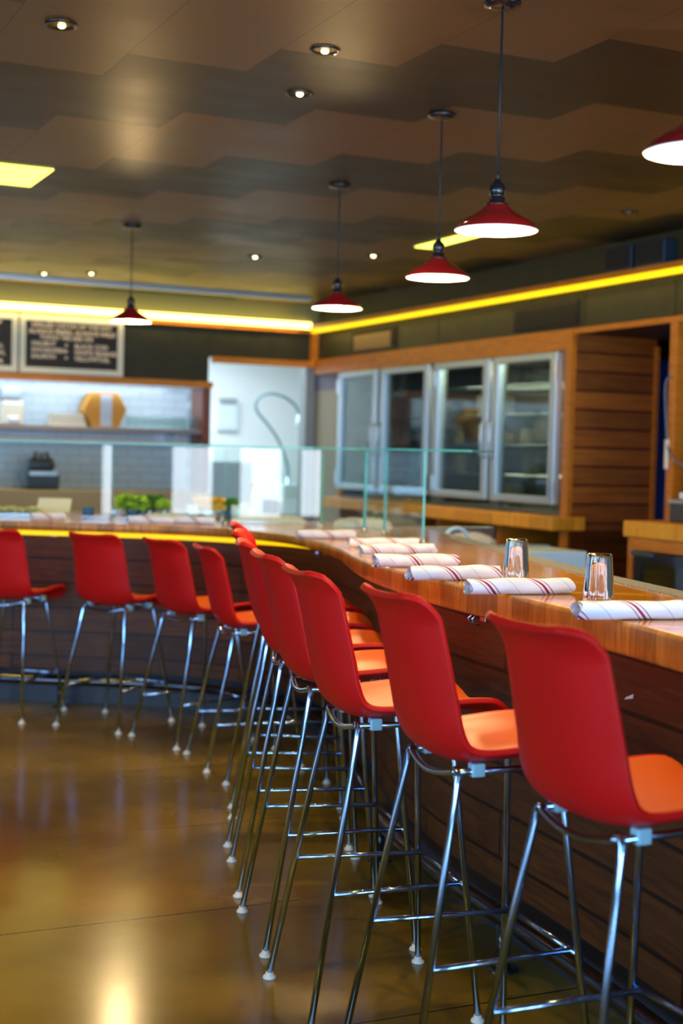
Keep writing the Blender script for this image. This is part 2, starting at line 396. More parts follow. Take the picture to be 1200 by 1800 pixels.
# kitchen beyond the doorway
m = MB(); m.box(-2.6, 2.2, 3.0, 3.1, 0, 2.8); m.box(-2.7, -2.6, .5, 3.1, 0, 2.8); m.box(2.2, 2.3, .14, 3.1, 0, 2.8); m.box(.12, 2.3, .02, .14, 0, 2.8)
struct(m.build('wall_kitchen', M['white'], M=BF))

# ------------------------------------------------------------------ cove lights
o = MB().box(-11.5, -.06, -.03, .015, 2.568, 2.628).build('cove_light', M['cove'], M=BF)
tag(o, 'bright yellow cove light strip above the chalkboard menus', 'light strip')
m = MB(); m.box(-.075, -.03, -9.4, -.06, 2.532, 2.562)
o = m.build('cove_light', M['led'], M=BF); tag(o, 'yellow LED strip along the dark soffit over the glass-door fridges', 'light strip')
m = MB(); m.box(-12, -.3, -.55, -.50, 2.765, 2.8); o = m.build('ceiling_rail', M['alu'], M=BF); tag(o, 'pale blue metal edge rail on the ceiling above the yellow cove light', 'rail')
d = bpy.data.lights

# slot lights
o = MB().box(-.06, .06, -.42, .42, 2.793, 2.80).build('slot_light', M['panelglow'], M=Matrix.Translation((.67, 9.07, 0)) @ Matrix.Rotation(ANG, 4, 'Z'))
tag(o, 'narrow yellow slot light in the ceiling behind the second nearest pendant', 'light')
o = MB().box(-.35, .2, -.26, .26, 2.793, 2.80).build('slot_light', M['panelglow'], M=Matrix.Translation((-1.76, 7.27, 0)) @ Matrix.Rotation(ANG, 4, 'Z'))
tag(o, 'yellow ceiling light panel cut by the left edge of the photo', 'light')

# ------------------------------------------------------------------ downlights
def downlight():
    r = thing('downlight', None, 'downlight')
    m = MB(); m.lathe([(.036, .012), (.040, 0.0), (.052, -.004), (.054, .004), (.05, .012)], 24); m.build('trim_ring', M['blk'], r)
    m = MB(); m.blob((0, .012, .0), .013, .013, .008, 8); m.build('lamp', M['spotglow'], r)
    return r
dl0 = downlight(); first = True
DL = [((-.954, 4.70), 'recessed downlight nearest the top left corner of the photo', 1),
      ((-.096, 4.916), 'recessed downlight, nearer of the two right of centre on the ceiling', 1),
      ((-.20, 5.51), 'recessed downlight in a dark ceiling panel just behind another downlight', 1),
      ((-.655, 10.1), 'lit downlight between the farthest two pendant cords', 1),
      ((.176, 9.89), 'lit downlight between the cords of the second and third pendants', 1),
      ((-2.41, 11.36), 'lit downlight above the chalkboards, left one of the pair', 1),
      ((-2.02, 11.28), 'lit downlight above the chalkboards, right one of the pair', 1),
      ((.2575, 11.75), 'small downlight close to the ceiling edge above the refrigerators', 0),
      ((1.545, 7.92), 'small unlit downlight in the dark ceiling at the upper right', 0)]
for (x, y), lb, on in DL:
    o = dl0 if first else copy_tree(dl0); first = False
    o.location = (x, y, 2.797); o['label'] = lb; o['group'] = 'ceiling downlights'
    if not on:
        for ch in [q for q in sc.objects if q.parent == o and q.name.startswith('lamp')]:
            ch.data = ch.data.copy(); ch.data.materials.clear(); ch.data.materials.append(M['steel'])
    if on:
        L = d.new('downlight_beam', 'SPOT'); L.energy = 34 if y < 8 else 42; L.color = (1.0, .74, .32); L.spot_size = 1.9; L.spot_blend = .8; L.shadow_soft_size = .025
        lo = bpy.data.objects.new('downlight_beam', L); C.objects.link(lo); lo.location = (x, y, 2.77)
# further downlights over the floor, same kind, out of frame
for x, y in ((-2.4, 4.2), (-2.3, 6.0), (-1.2, 2.6), (-2.7, 7.7)):
    L = d.new('downlight_beam', 'SPOT'); L.energy = 60; L.color = (1.0, .66, .14); L.spot_size = 1.9; L.spot_blend = .9; L.shadow_soft_size = .028
    lo = bpy.data.objects.new('downlight_beam', L); C.objects.link(lo); lo.location = (x, y, 2.77)

# ------------------------------------------------------------------ counter
EDGE = [(1.9, -1.2), (1.45, .2), (1.08, 1.55), (.88, 2.4), (.73, 3.0), (.655, 3.25), (.565, 3.52), (.463, 3.80), (.345, 4.10), (.25, 4.36), (.18, 4.62),
        (.12, 4.87), (.085, 5.10), (.045, 5.5), (.005, 6.05), (-.07, 6.5), (-.165, 6.85), (-.29, 7.14), (-.47, 7.38), (-.6, 7.49), (-.9, 7.62),
        (-1.23, 7.68), (-1.54, 7.70), (-1.86, 7.74), (-2.5, 7.85), (-3.4, 8.15), (-4.4, 8.7)]
REAR = [(2.6, -.9), (2.1, .5), (1.55, 2.0), (1.17, 3.1), (.971, 4.01), (.896, 4.355), (.82, 4.75), (.77, 5.4), (.75, 5.9), (.72, 6.4), (.66, 6.9),
        (.60, 7.4), (.45, 7.9), (.15, 8.35), (-.25, 8.62), (-.7, 8.75), (-1.3, 8.82), (-1.9, 8.88), (-2.5, 8.97), (-3.1, 9.25), (-3.9, 9.8)]
E_ = smooth_line(catmull([Vector((x, y, 0)) for x, y in EDGE], 6), 3)
def resample(L, n):
    s = [0]
    for i in range(1, len(L)): s.append(s[-1] + (L[i]-L[i-1]).length)
    out = []; j = 0
    for k_ in range(n):
        t = s[-1]*k_/(n-1)
        while j < len(s)-2 and s[j+1] < t: j += 1
        out.append(L[j].lerp(L[j+1], (t-s[j])/max(1e-9, s[j+1]-s[j])))
    return out, s[-1]
NS = 180
E_, elen = resample(E_, NS)
R_c = smooth_line(catmull([Vector((x, y, 0)) for x, y in REAR], 6), 3)
# pair each front sample with the nearest-proportion rear sample
Rr = []
for p in E_:
    q = min(range(len(R_c)), key=lambda i: (R_c[i]-p).length + 0*i); Rr.append(q)
Rr = [max(Rr[:i+1]) for i in range(NS)]
fl_ = [float(x) for x in Rr]
for _ in range(60): fl_ = [0.0] + [(fl_[i-1]+fl_[i]+fl_[i+1])/3 for i in range(1, NS-1)] + [float(len(R_c)-1)]
R_ = []
for t in fl_:
    i = min(int(t), len(R_c)-2); R_.append(R_c[i].lerp(R_c[i+1], t-i))
def hc(y):
    t = min(max((y-4.5)/2.3, 0), 1); t = t*t*(3-2*t); return 1.055 - .04*t
def th(y):
    t = min(max((y-4.2)/2.6, 0), 1); return .078 - .03*t
wt = thing('bar_worktop', 'long curving butcher-block bar top with wavy front edge running along all the red stools', 'counter top')
m = MB(); vs_ = []; NW = 7
for i in range(NS):
    for j in range(NW):
        q = E_[i].lerp(R_[i], j/(NW-1)); vs_.append((q.x, q.y, hc(q.y)))
fs = [(i*NW+j, i*NW+j+1, (i+1)*NW+j+1, (i+1)*NW+j) for i in range(NS-1) for j in range(NW-1)]
m.add(vs_, fs, smooth=True)
vs2 = [(x, y, z-th(y)) for x, y, z in vs_]
m.add(vs2, [tuple(reversed(f)) for f in fs])
m.build('top_surface', M['top'], wt)
m = MB(); vs_ = []; s_ = 0
for i in range(NS):
    if i: s_ += (E_[i]-E_[i-1]).length
    z1 = hc(E_[i].y); z0 = z1 - th(E_[i].y); p = E_[i]; o_ = offset(E_, -.006)[i] if False else p
    t = (E_[min(i+1, NS-1)] - E_[max(i-1, 0)]).normalized(); nrm = Vector((-t.y, t.x, 0))
    for (dd, z) in ((0, z1), (.006, z1-.003), (.008, z1-.012), (.008, z0+.008), (.004, z0), (-.002, z0)):
        q = p + nrm*dd; m.uv[len(vs_)] = (s_, z); vs_.append((q.x, q.y, z))
m.add(vs_, [(i*6+j, (i+1)*6+j, (i+1)*6+j+1, i*6+j+1) for i in range(NS-1) for j in range(5)], smooth=True)
m.build('edge_band', M['edge'], wt)
# steel rail strip along the rear
m = MB(); vs_ = []
rr = [p for p in R_ if -1 < p.y < 7.2]; ri = offset(rr, -.085)
for p, q in zip(rr, ri):
    vs_ += [(p.x, p.y, hc(p.y)-.03), (p.x, p.y, hc(p.y)+.004), (q.x, q.y, hc(q.y)+.004), (q.x, q.y, hc(q.y)-.001)]
m.add(vs_, [(i*4+j, (i+1)*4+j, (i+1)*4+j+1, i*4+j+1) for i in range(len(rr)-1) for j in range(3)])
k = NT('woven_grey_mat'); f = k.noise(k.coord(), 240, 1); k.l(k.ramp(f, [(.4, (.11, .12, .12)), (.6, (.34, .36, .36))]), k.b.inputs['Base Color']); k.b.inputs['Roughness'].default_value = .5
m.build('rear_strip', k.m, wt)['label'] = 'grey textured strip along the rear edge'
# plank front
P_ = offset(E_, .11)
bf = thing('bar_cabinet', 'curved dark plank front of the bar below the butcher-block top', 'bar front')
m = MB(); vs_ = []; s_ = 0
for i in range(NS):
    if i: s_ += (P_[i]-P_[i-1]).length
    for z in (.19, hc(P_[i].y)-th(P_[i].y)):
        m.uv[len(vs_)] = (s_, z); vs_.append((P_[i].x, P_[i].y, z))
    Q = P_[i] + (R_[i]-P_[i]).normalized()*.03
    for z in (hc(P_[i].y)-th(P_[i].y), .19):
        m.uv[len(vs_)] = (s_, z); vs_.append((Q.x, Q.y, z))
m.add(vs_, [(i*4+j, (i+1)*4+j, (i+1)*4+(j+1) % 4, i*4+(j+1) % 4) for i in range(NS-1) for j in range(4)], smooth=False)
m.build('plank_panel', M['panel'], bf)
K_ = offset(E_, .19)
m = MB(); vs_ = []
for i in range(NS):
    Q = K_[i] + (R_[i]-K_[i]).normalized()*.03
    vs_ += [(K_[i].x, K_[i].y, 0), (K_[i].x, K_[i].y, .2), (Q.x, Q.y, .2), (Q.x, Q.y, 0)]
m.add(vs_, [(i*4+j, (i+1)*4+j, (i+1)*4+(j+1) % 4, i*4+(j+1) % 4) for i in range(NS-1) for j in range(4)])
m.build('toe_kick', plain('toe_kick_black', (.03, .035, .05), .4), bf)
# rear body of the bar
B_ = offset(R_, -.05)
m = MB(); vs_ = []
for i in range(NS):
    Q = B_[i] + (E_[i]-B_[i]).normalized()*.03
    zt = hc(B_[i].y)-th(B_[i].y)
    vs_ += [(B_[i].x, B_[i].y, 0), (B_[i].x, B_[i].y, zt), (Q.x, Q.y, zt), (Q.x, Q.y, 0)]
m.add(vs_, [(i*4+j, (i+1)*4+j, (i+1)*4+(j+1) % 4, i*4+(j+1) % 4) for i in range(NS-1) for j in range(4)])
m.build('rear_panel', M['steel'], bf)
# yellow strip below the far part of the worktop
L_ = offset(E_, .012); L_ = [p for p in L_ if p.y > 6.75]
m = MB(); vs_ = []
for i, p in enumerate(L_):
    h = .026*min(1, i/12+.1); zt = hc(p.y)-th(p.y); q = p + Vector((.0, .012, 0))
    vs_ += [(p.x, p.y, zt-h), (p.x, p.y, zt), (q.x, q.y, zt), (q.x, q.y, zt-h)]
m.add(vs_, [(i*4+j, (i+1)*4+j, (i+1)*4+(j+1) % 4, i*4+(j+1) % 4) for i in range(len(L_)-1) for j in range(4)])
tag(m.build('led_strip', M['counterled']), 'glowing yellow LED strip under the far stretch of the bar top', 'light strip')
# foot rail
RL = smooth_line(offset(E_, .052), 3); RL = [Vector((p.x, p.y, .145)) for p in RL[10:-4]]
fr = thing('foot_rail', 'dark metal foot rail on posts running low along the bar front', 'foot rail')
M['rail'] = plain('dark_polished_rail', (.10, .11, .13), .18, 1)
MB().tube(RL, .026, 12).build('rail_tube', M['rail'], fr)
for y_, x_ in ((1.2, None), (2.9, None), (3.9, None), (4.95, None), (6.1, None), (7.2, -1), (7.66, -1.5)):
    p = min(RL, key=lambda p: abs(p.y-y_) if x_ is None else abs(p.x-(x_ if x_ != -1 else -.45)))
    MB().tube([(p.x, p.y, 0.004), (p.x, p.y, .13)], .02, 12).lathe([(.045, 0), (.045, .006), (.02, .008)], 16, Matrix.Translation((p.x, p.y, 0))).build('post', M['blk'], fr)

# purse hooks under the worktop
def hook(p, nrm, lb):
    z = hc(p.y)-th(p.y)-.012
    Mx = Matrix.Translation((p.x, p.y, z)) @ Vector((nrm.x, nrm.y, 0)).to_track_quat('Y', 'Z').to_matrix().to_4x4()
    r = thing('coat_hook', lb, 'hook', Mx, 'hooks under the bar top')
    MB().box(-.018, .018, -.004, .002, -.028, .008).build('mounting_plate', M['steel'], r, .001)
    m = MB()
    for s in (-1, 1):
        m.tube([(s*.010, 0.0, -.004), (s*.012, .03, -.006), (s*.013, .042, -.018), (s*.013, .036, -.034), (s*.013, .020, -.036)], .0035, 8)
    m.build('double_hook', M['chrome'], r)
def near_panel(px_y, by='y'):
    i = min(range(NS), key=lambda i: abs((P_[i].y if by == 'y' else P_[i].x)-px_y)); t = (P_[min(i+1, NS-1)]-P_[max(i-1, 0)]).normalized()
    return P_[i], Vector((-t.y, t.x, 0))
hook(*near_panel(4.18), 'silver double hook under the bar top between the two nearest stools')
hook(*near_panel(6.9), 'silver hook under the bar top where the bar bends at the middle')
hook(*near_panel(-1.6, 'x'), 'silver hook under the bar top between the two leftmost stools')

for px_, z_, w_, lb in ((.181, .885, .030, 'torn white paper scrap stuck on the dark planks behind the nearest stool back'), (.210, .850, .020, 'small white tape piece on the dark planks at the right edge')):
    i = min(range(NS), key=lambda i: abs(P_[i].x/max(P_[i].y, .5) - px_) + (10 if P_[i].y < 1 else 0)); t_ = (P_[i+1]-P_[i-1]).normalized(); n_ = Vector((-t_.y, t_.x, 0))
    m = MB(); c_ = P_[i] + n_*.002; h_ = .010
    q_ = [c_ - t_*w_ + Vector((0, 0, z_+h_)), c_ + t_*w_*.8 + Vector((0, 0, z_-h_*.4)), c_ + t_*w_ + Vector((0, 0, z_-h_)), c_ - t_*w_*.9 + Vector((0, 0, z_-h_*.1))]
    m.add(q_ + [p + n_*.001 for p in q_], [(0, 1, 2, 3), (7, 6, 5, 4)] + [(a, (a+1) % 4, (a+1) % 4+4, a+4) for a in range(4)])
    tag(m.build('paper_scrap', M['white']), lb, 'scrap')

# ------------------------------------------------------------------ stools
def shell_fn(zt):
    prof = [(.305, -.012), (.285, .016), (.24, .030), (.16, .030), (.06, .022), (-.02, .016), (-.075, .020), (-.115, .040), (-.140, .080), (-.158, .14),
            (-.174, .21), (-.190, .28), (-.204, .335), (-.216, .362), (-.236, .378)]
    L = resample(catmull([Vector((0, y, z)) for y, z in prof], 10), 61)[0]; tot = resample(L, 61)[1]
    def f(t, s):
        x = t*60; i = min(int(x), 59); p = L[i].lerp(L[i+1], x-i); tn = (L[min(i+2, 60)]-L[max(i-1, 0)]).normalized()
        n = Vector((0, -tn.z, tn.y)); n = -n if n.dot(Vector((0, .6, .8))) < 0 else n
        W = .178 + .006*math.sin(min(t/.45, 1)*PI) if t < .42 else lerp(.180, .154, min(1, (t-.42)/.58))
        dend = min(t, 1-t)*tot; R = .07 if t < .5 else .045
        if dend < R: W = W - R + math.sqrt(max(0, R*R-(R-dend)**2))
        a = abs(s)
        curl = (.030*a**3.0 + .006*a*a)*min(1, dend/.08+.15)
        back = max(0, min(1, (t-.5)/.2)); 
        q = p + n*(curl*(1+.35*back))
        q.x = s*W*(1-.02*back); q.z += zt
        return q, n
    return f
def make_stool(name, zt, zf):
    r = thing(name, None, 'stool')
    f = shell_fn(zt); nt, ns = 60, 26
    def grid(t0, t1, s0, s1, off, name, mat, thick, N=(nt, ns), frnd=None):
        vs_ = []
        for i in range(N[0]+1):
            for j in range(N[1]+1):
                t = lerp(t0, t1, i/N[0]); s = lerp(s0, s1, j/N[1])
                if frnd:
                    e = min(i, N[0]-i)/N[0]; s *= min(1, .86 + 2.2*e) if e < .07 else 1
                q, n = f(t, s); vs_.append(q + n*off)
        m = MB(); m.add(vs_, [(i*(N[1]+1)+j, (i+1)*(N[1]+1)+j, (i+1)*(N[1]+1)+j+1, i*(N[1]+1)+j+1) for i in range(N[0]) for j in range(N[1])], smooth=True)
        o = m.build(name, mat, r); sd = o.modifiers.new('thickness', 'SOLIDIFY'); sd.thickness = thick; sd.offset = 0; sd.use_even_offset = False
        bv = o.modifiers.new('rim', 'BEVEL'); bv.width = thick*.4; bv.segments = 3; bv.limit_method = 'ANGLE'; bv.angle_limit = 1.0
        return o
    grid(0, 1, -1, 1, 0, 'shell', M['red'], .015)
    sp = grid(.03, .56, -.93, .93, .0095, 'lit_seat_layer', M['litseat'], .006, (34, 22), True); sp['label'] = 'added warm-lit orange seat surface inside the red shell'  # added layer over the shell; its orange paints in the lamp light
    rt = [(-.131, -.09), (.131, -.09)]; ft = [(-.122, .16), (.122, .16)]
    rf = [(-.197, -.2175), (.197, -.2175)]; ff = [(-.215, .2175), (.215, .2175)]
    rad = .0085
    def leg(top, foot):
        a = Vector((*top, zt)); b = Vector((*foot, .014)); dr = (b-a).normalized()
        inw = Vector((0 if top[1] > 0 else -math.copysign(1, top[0]), -1 if top[1] > 0 else 0, 0))
        pts = [a + inw*.018 + Vector((0, 0, .006)), a + inw*.006 + Vector((0, 0, .004)), a + dr*.008, a + dr*.03, b]
        o = MB().tube(pts, rad, 12).build('leg', M['chrome'], r)
        g = MB().lathe([(.0, .0), (.017, 0), (.0185, .003), (.0165, .008), (.011, .010), (.0105, .018), (0, .018)], 18, Matrix.Translation((foot[0], foot[1], 0)))
        g.build('foot_glide', M['glide'], o)
    for s in (0, 1): leg(rt[s], rf[s])
    for s in (0, 1): leg(ft[s], ff[s])
    # frame under the shell
    m = MB()
    arc = [Vector((lerp(-.128, .128, i/12), -.09 - .012*math.sin(PI*i/12), zt+.004-.022*math.sin(PI*i/12))) for i in range(13)]
    m.tube(arc, rad*.9, 10)
    for s in (-1, 1): m.tube([(s*.128, -.088, zt+.002), (s*.124, .03, zt+.001), (s*.121, .162, zt+.002)], rad*.9, 10)
    m.tube([(-.122, .158, zt+.002), (.122, .158, zt+.002)], rad*.9, 10)
    m.build('seat_frame', M['chrome'], r)
    for s in (-1, 1):
        for yy in (-.045, .12):
            MB().box(s*.125-.013, s*.125+.013, yy-.016, yy+.016, zt-.010, zt+.020).build('clamp', M['clamp'], r, .004)
    def on(top, foot, z):
        t = (zt-z)/(zt-.014); return Vector((lerp(top[0], foot[0], t), lerp(top[1], foot[1], t), z))
    m = MB(); fl1, fr1 = on(ft[0], ff[0], zf), on(ft[1], ff[1], zf)
    m.tube([fl1, fr1], .0068, 10)
    m.build('front_footrest', M['chrome'], r)
    for s, q in ((0, fl1.lerp(fr1, .09)), (1, fl1.lerp(fr1, .91))):
        MB().tube([on(rt[s], rf[s], zf), q], .0068, 10).build('side_stretcher', M['chrome'], r)
    return r
tall = make_stool('bar_stool', .743, .335)
low = make_stool('counter_stool', .608, .205)
ST = [(.536, 2.667, .889, .458, 0, 'nearest red shell bar stool, on the right, its seat cut by the right edge'),
      (.303, 3.178, .934, .356, 0, 'second nearest red shell bar stool, directly behind the nearest one'),
      (.103, 3.67, .954, .30, 0, 'third nearest red shell bar stool, in the centre of the photo'),
      (-.018, 4.20, .972, .235, 0, 'fourth nearest red shell bar stool in the row, with both rear feet in view'),
      (-.108, 4.712, .991, .131, 0, 'fifth nearest red shell bar stool, half hidden behind the fourth'),
      (-.168, 5.27, .999, .04, 0, 'sixth nearest red shell bar stool, only a sliver of back and warm-lit seat showing'),
      (-.219, 5.847, .99, .14, 0, 'seventh nearest red bar stool, the farthest of the straight row seen edge on'),
      (-.425, 6.494, .945, .327, 1, 'low red stool at the bend, rightmost of the four along the far bar'),
      (-.717, 6.99, .76, .65, 1, 'low red stool, second from the right of the four along the far bar'),
      (-1.155, 7.317, .466, .885, 1, 'low red stool, third from the right, square back under the yellow strip'),
      (-1.74, 7.502, .275, .96, 1, 'low red stool cut by the left edge of the photo')]
used = set()
for x, y, fx, fy, kd, lb in ST:
    src = low if kd else tall
    o = src if kd not in used else copy_tree(src); used.add(kd)
    o.location = (x, y, 0); o.rotation_euler = (0, 0, math.atan2(fy, fx) - PI/2)
    o['label'] = lb; o['group'] = 'low red shell stools at the far bar' if kd else 'red shell bar stools along the near bar'

# ------------------------------------------------------------------ pendants
def make_pendant():
    r = thing('pendant_lamp', None, 'pendant lamp')      # origin at shade rim centre
    m = MB(); prof = [(.030, .082), (.033, .076), (.050, .060), (.085, .038), (.115, .020), (.124, .008), (.128, .0)]
    m.lathe(prof, 40); m.build('lamp_shade', M['enamel'], r)
    m = MB(); m.lathe([(x-.002, z-.002) for x, z in reversed(prof)], 40); m.lathe([(.126, -.002), (.128, 0), (.1285, .001)], 40); m.build('shade_lining', M['enamelw'], r)['label'] = 'white enamel inside of the shade'
    m = MB(); m.lathe([(0, .155), (.008, .154), (.012, .145), (.022, .136), (.025, .120), (.022, .106), (.018, .102), (.024, .098), (.024, .084), (.034, .080), (.034, .074), (.0, .074)], 28)
    m.build('socket_cap', M['blk'], r)
    MB().blob((0, 0, .024), .030, .030, .034, 12).build('bulb', M['bulb'], r)
    return r
p0 = make_pendant(); first = True
PD = [(-1.333, 8.834, 2.21, 'red enamel pendant lamp farthest left, hanging in front of the chalkboard'),
      (-.05, 7.334, 2.169, 'red enamel pendant lamp, second from the left'),
      (.365, 5.784, 2.144, 'red enamel pendant lamp in the middle of the five'),
      (.449, 4.36, 2.113, 'red enamel pendant lamp on the longest visible cord, second from the right'),
      (.765, 3.12, 2.095, 'red enamel pendant lamp cut by the right edge of the photo')]
def pend_cord(r, zr):
    cz = 2.8 - zr
    MB().tube([(0, 0, .15), (0, 0, cz-.01)], .0035, 8).tube([(0, 0, .15), (0, 0, .18)], [.007, .004], 8).build('cord', plain('black_cord', (.02, .025, .03), .5), r)
    MB().lathe([(0, cz), (.055, cz), (.058, cz-.006), (.055, cz-.016), (.02, cz-.022), (0, cz-.022)], 28).build('canopy', M['blk'], r)
for x, y, z, lb in PD:
    o = p0 if first else copy_tree(p0)
    if not first: pass
    o.location = (x, y, z); o['label'] = lb; o['group'] = 'red pendant lamps over the bar'; first = False
    L = d.new('pendant_light', 'POINT'); L.energy = 36; L.color = (1.0, .68, .30); L.shadow_soft_size = .035
    lo = bpy.data.objects.new('pendant_light', L); C.objects.link(lo); lo.location = (x, y, z-.02)
for o in [q for q in sc.objects if q.name.startswith('pendant_lamp')]: pend_cord(o, o.location.z)

# ------------------------------------------------------------------ napkins, tumblers
def napkin_mesh(seed, Ln, rad=.0215):
    rnd = random.Random(seed); m = MB(); n = 28; K = 30; vs_ = []; ph = [rnd.uniform(0, 6) for _ in range(5)]
    for i in range(K+1):
        u_ = i/K; x = (u_-.5)*Ln
        for k_ in range(n+1):
            a = 2*PI*k_/n
            rr_ = rad*(1 + .05*math.sin(3*u_*4+ph[0]+a) + .035*math.sin(9*u_+2*a+ph[1]) + .02*math.sin(23*u_+ph[2]+3*a) + .07*(k_/n))
            if i in (0, K): rr_ *= .93
            y = rr_*math.cos(a)*1.12; z = rr_*math.sin(a)*.95 + rad*.93
            z = max(z, 0.0005); ex = (.006*math.sin(2*a+ph[3]) if i in (0, K) else 0)
            m.uv[len(vs_)] = (x, k_/n); vs_.append((x+ex, y, z))
    m.add(vs_, [(i*(n+1)+k_, i*(n+1)+k_+1, (i+1)*(n+1)+k_+1, (i+1)*(n+1)+k_) for i in range(K) for k_ in range(n)], smooth=True)
    # spiral folds inside the ends
    for e, i in ((-1, 0), (1, K)):
        sv = []; T = 60
        for q in range(T):
            a = 2*PI*2.6*q/T; r_ = rad*lerp(.9, .12, q/T)
            for dx in (-.001, -.045):
                m.uv[len(m.v)+len(sv)] = (.09, 0)
                sv.append((e*(Ln/2+dx), r_*math.cos(a)*1.1, max(.001, r_*math.sin(a)*.95+rad*.93)))
        m.add(sv, [(2*q, 2*q+1, 2*q+3, 2*q+2) for q in range(T-1)], mi=1, smooth=True)
    return m
NP = [((.543, 3.22), (.835, 3.31), 'rolled striped napkin nearest the right edge, beside the nearest tumbler'),
      ((.34, 3.756), (.63, 3.86), 'rolled napkin with maroon stripes in front of the farther tumbler'),
      ((.204, 4.141), (.478, 4.257), 'third nearest rolled napkin, with two groups of maroon stripes'),
      ((.11, 4.616), (.385, 4.73), 'fourth nearest rolled napkin with a folded flap at its right end'),
      ((.073, 5.33), (.36, 5.46), 'fifth nearest rolled white napkin on the bar top'),
      ((.033, 5.98), (.33, 6.10), 'sixth nearest rolled napkin, touching the foot of the glass guard'),
      ((-.208, 6.748), (.07, 6.84), 'rolled napkin at the bend of the bar in front of the sneeze guard'),
      ((-1.17, 7.80), (-.93, 7.83), 'white napkin roll on the far bar, left one of the two by the glass post'),
      ((-.95, 7.88), (-.70, 7.84), 'white napkin roll on the far bar, right one of the two by the glass post'),
      ((-1.72, 7.86), (-1.56, 7.98), 'small white napkin roll at the far left end of the bar')]
for i, (a, b, lb) in enumerate(NP):
    Ln = math.dist(a, b); o = napkin_mesh(i+3, max(Ln, .2), .0225 if i < 4 else .021).build('rolled_napkin', [M['linen'], M['white']])
    cx_, cy_ = (a[0]+b[0])/2, (a[1]+b[1])/2
    an = math.atan2(b[1]-a[1], b[0]-a[0])
    o.location = (cx_, cy_+.02, hc(cy_)+(.0012 if i not in (4, 5) else .004)); o.rotation_euler = (0, 0, an)
    tag(o, lb, 'napkin', 'rolled napkins set along the bar')
fac_n[0] = 10
def tumbler(x, y, lb):
    m = MB(); H = .125
    prof_o = [(.0, H), (.028, H), (.0315, H-.003), (.0325, H-.010), (.034, H-.03), (.038, .035), (.0395, .03), (.0405, .004), (.040, .0)]
    prof_i = [(.0385, .0), (.0388, .004), (.0375, .03), (.036, .035), (.0305, H-.035), (.027, H-.024), (0, H-.022)]
    m.lathe(prof_o, 60, fac=.0)
    # facets on outer wall
    m2 = MB(); prof = prof_o + prof_i; n = 60; vs_ = []
    for qi, (r_, z) in enumerate(prof):
        for k_ in range(n):
            a_ = 2*PI*k_/n; fc = 1 + (.025*math.cos(10*a_) if (4 <= qi <= 5 and qi < len(prof_o)) else .012*math.cos(10*a_) if qi == 3 else 0)
            vs_.append((r_*fc*math.cos(a_), r_*fc*math.sin(a_), z))
    m2.add(vs_, [(i*n+k_, i*n+(k_+1) % n, (i+1)*n+(k_+1) % n, (i+1)*n+k_) for i in range(len(prof)-1) for k_ in range(n)], smooth=True)
    o = m2.build('tumbler', M['tumbler']); o.location = (x, y, hc(y)+.001); tag(o, lb, 'glass', 'upturned tumblers on the bar')
tumbler(.672, 3.68, 'upturned clear tumbler at the right, behind the nearest napkin')
tumbler(.530, 4.27, 'upturned clear tumbler farther along, behind the second napkin')

# ------------------------------------------------------------------ sneeze guard
GL = [Vector((.394, 6.774, 0)), Vector((.223, 7.328, 0)), Vector((.125, 7.62, 0)), Vector((-.115, 7.914, 0)), Vector((-.66, 8.02, 0)), Vector((-1.31, 8.12, 0)), Vector((-2.2, 8.22, 0)), Vector((-3.2, 8.55, 0))]
sg = thing('sneeze_guard', 'clear glass sneeze guard of upright panes and a glass shelf standing on the far bar', 'glass guard')
GT = 1.447
for i in range(len(GL)-1):
    a, b = GL[i], GL[i+1]; dd = (b-a); ln = dd.length; an = math.atan2(dd.y, dd.x)
    Mx = Matrix.Translation((a.x, a.y, 1.018)) @ Matrix.Rotation(an, 4, 'Z')
    m = MB(); g_ = .006
    m.box(g_, ln-g_, -.005, .005, 0, GT-1.018-.006, Mx); m.mi = [1 if q in (0, 1, 4, 5) else 0 for q in range(6)]
    # face order of box: x0, x1, y0, y1, z0, z1
    m.mi = [1, 1, 0, 0, 1, 1]
    m.build('upright_pane', [M['pane'], M['paneedge']], sg)
def inner(L, dd): return offset(L, -dd)
# glass top shelf following the panes
out = offset(GL, -.10) if False else None
f_ = [p + Vector((-.05, -.10, 0)) for p in GL]; f_[0] = Vector((.60, 6.62, 0)); f_[1] = Vector((.15, 7.15, 0))
b_ = [p + Vector((.12, .32, 0)) for p in GL]; b_[0] = Vector((.74, 6.95, 0)); b_[1] = Vector((.52, 7.45, 0))
m = MB(); vs_ = []
for p, q in zip(f_, b_): vs_ += [(p.x, p.y, GT), (q.x, q.y, GT), (q.x, q.y, GT+.009), (p.x, p.y, GT+.009)]
n = len(f_)
for i in range(n-1):
    b0_, b1_ = i*4, (i+1)*4
    m.f += [(b0_, b1_, b1_+1, b0_+1), (b0_+3, b0_+2, b1_+2, b1_+3)]; m.mi += [0, 0]
    m.f += [(b0_, b0_+3, b1_+3, b1_), (b0_+1, b1_+1, b1_+2, b0_+2)]; m.mi += [1, 1]
m.f += [(0, 1, 2, 3), ((n-1)*4, (n-1)*4+3, (n-1)*4+2, (n-1)*4+1)]; m.mi += [1, 1]
m.sm = [False]*len(m.f); m.v = vs_
m.build('glass_shelf', [M['pane'], M['paneedge']], sg)
# steel clips at the pane feet
for p in GL[:6]: MB().lathe([(.0, .014), (.016, .014), (.018, .0)], 16, Matrix.Translation((p.x, p.y, 1.0155))).build('foot_clip', M['steel'], sg)

# ------------------------------------------------------------------ things behind the sneeze guard
def at(a): return Vector(a)
zc = 1.0165
def ray_x(px, Y): return (px-600)/2500*Y
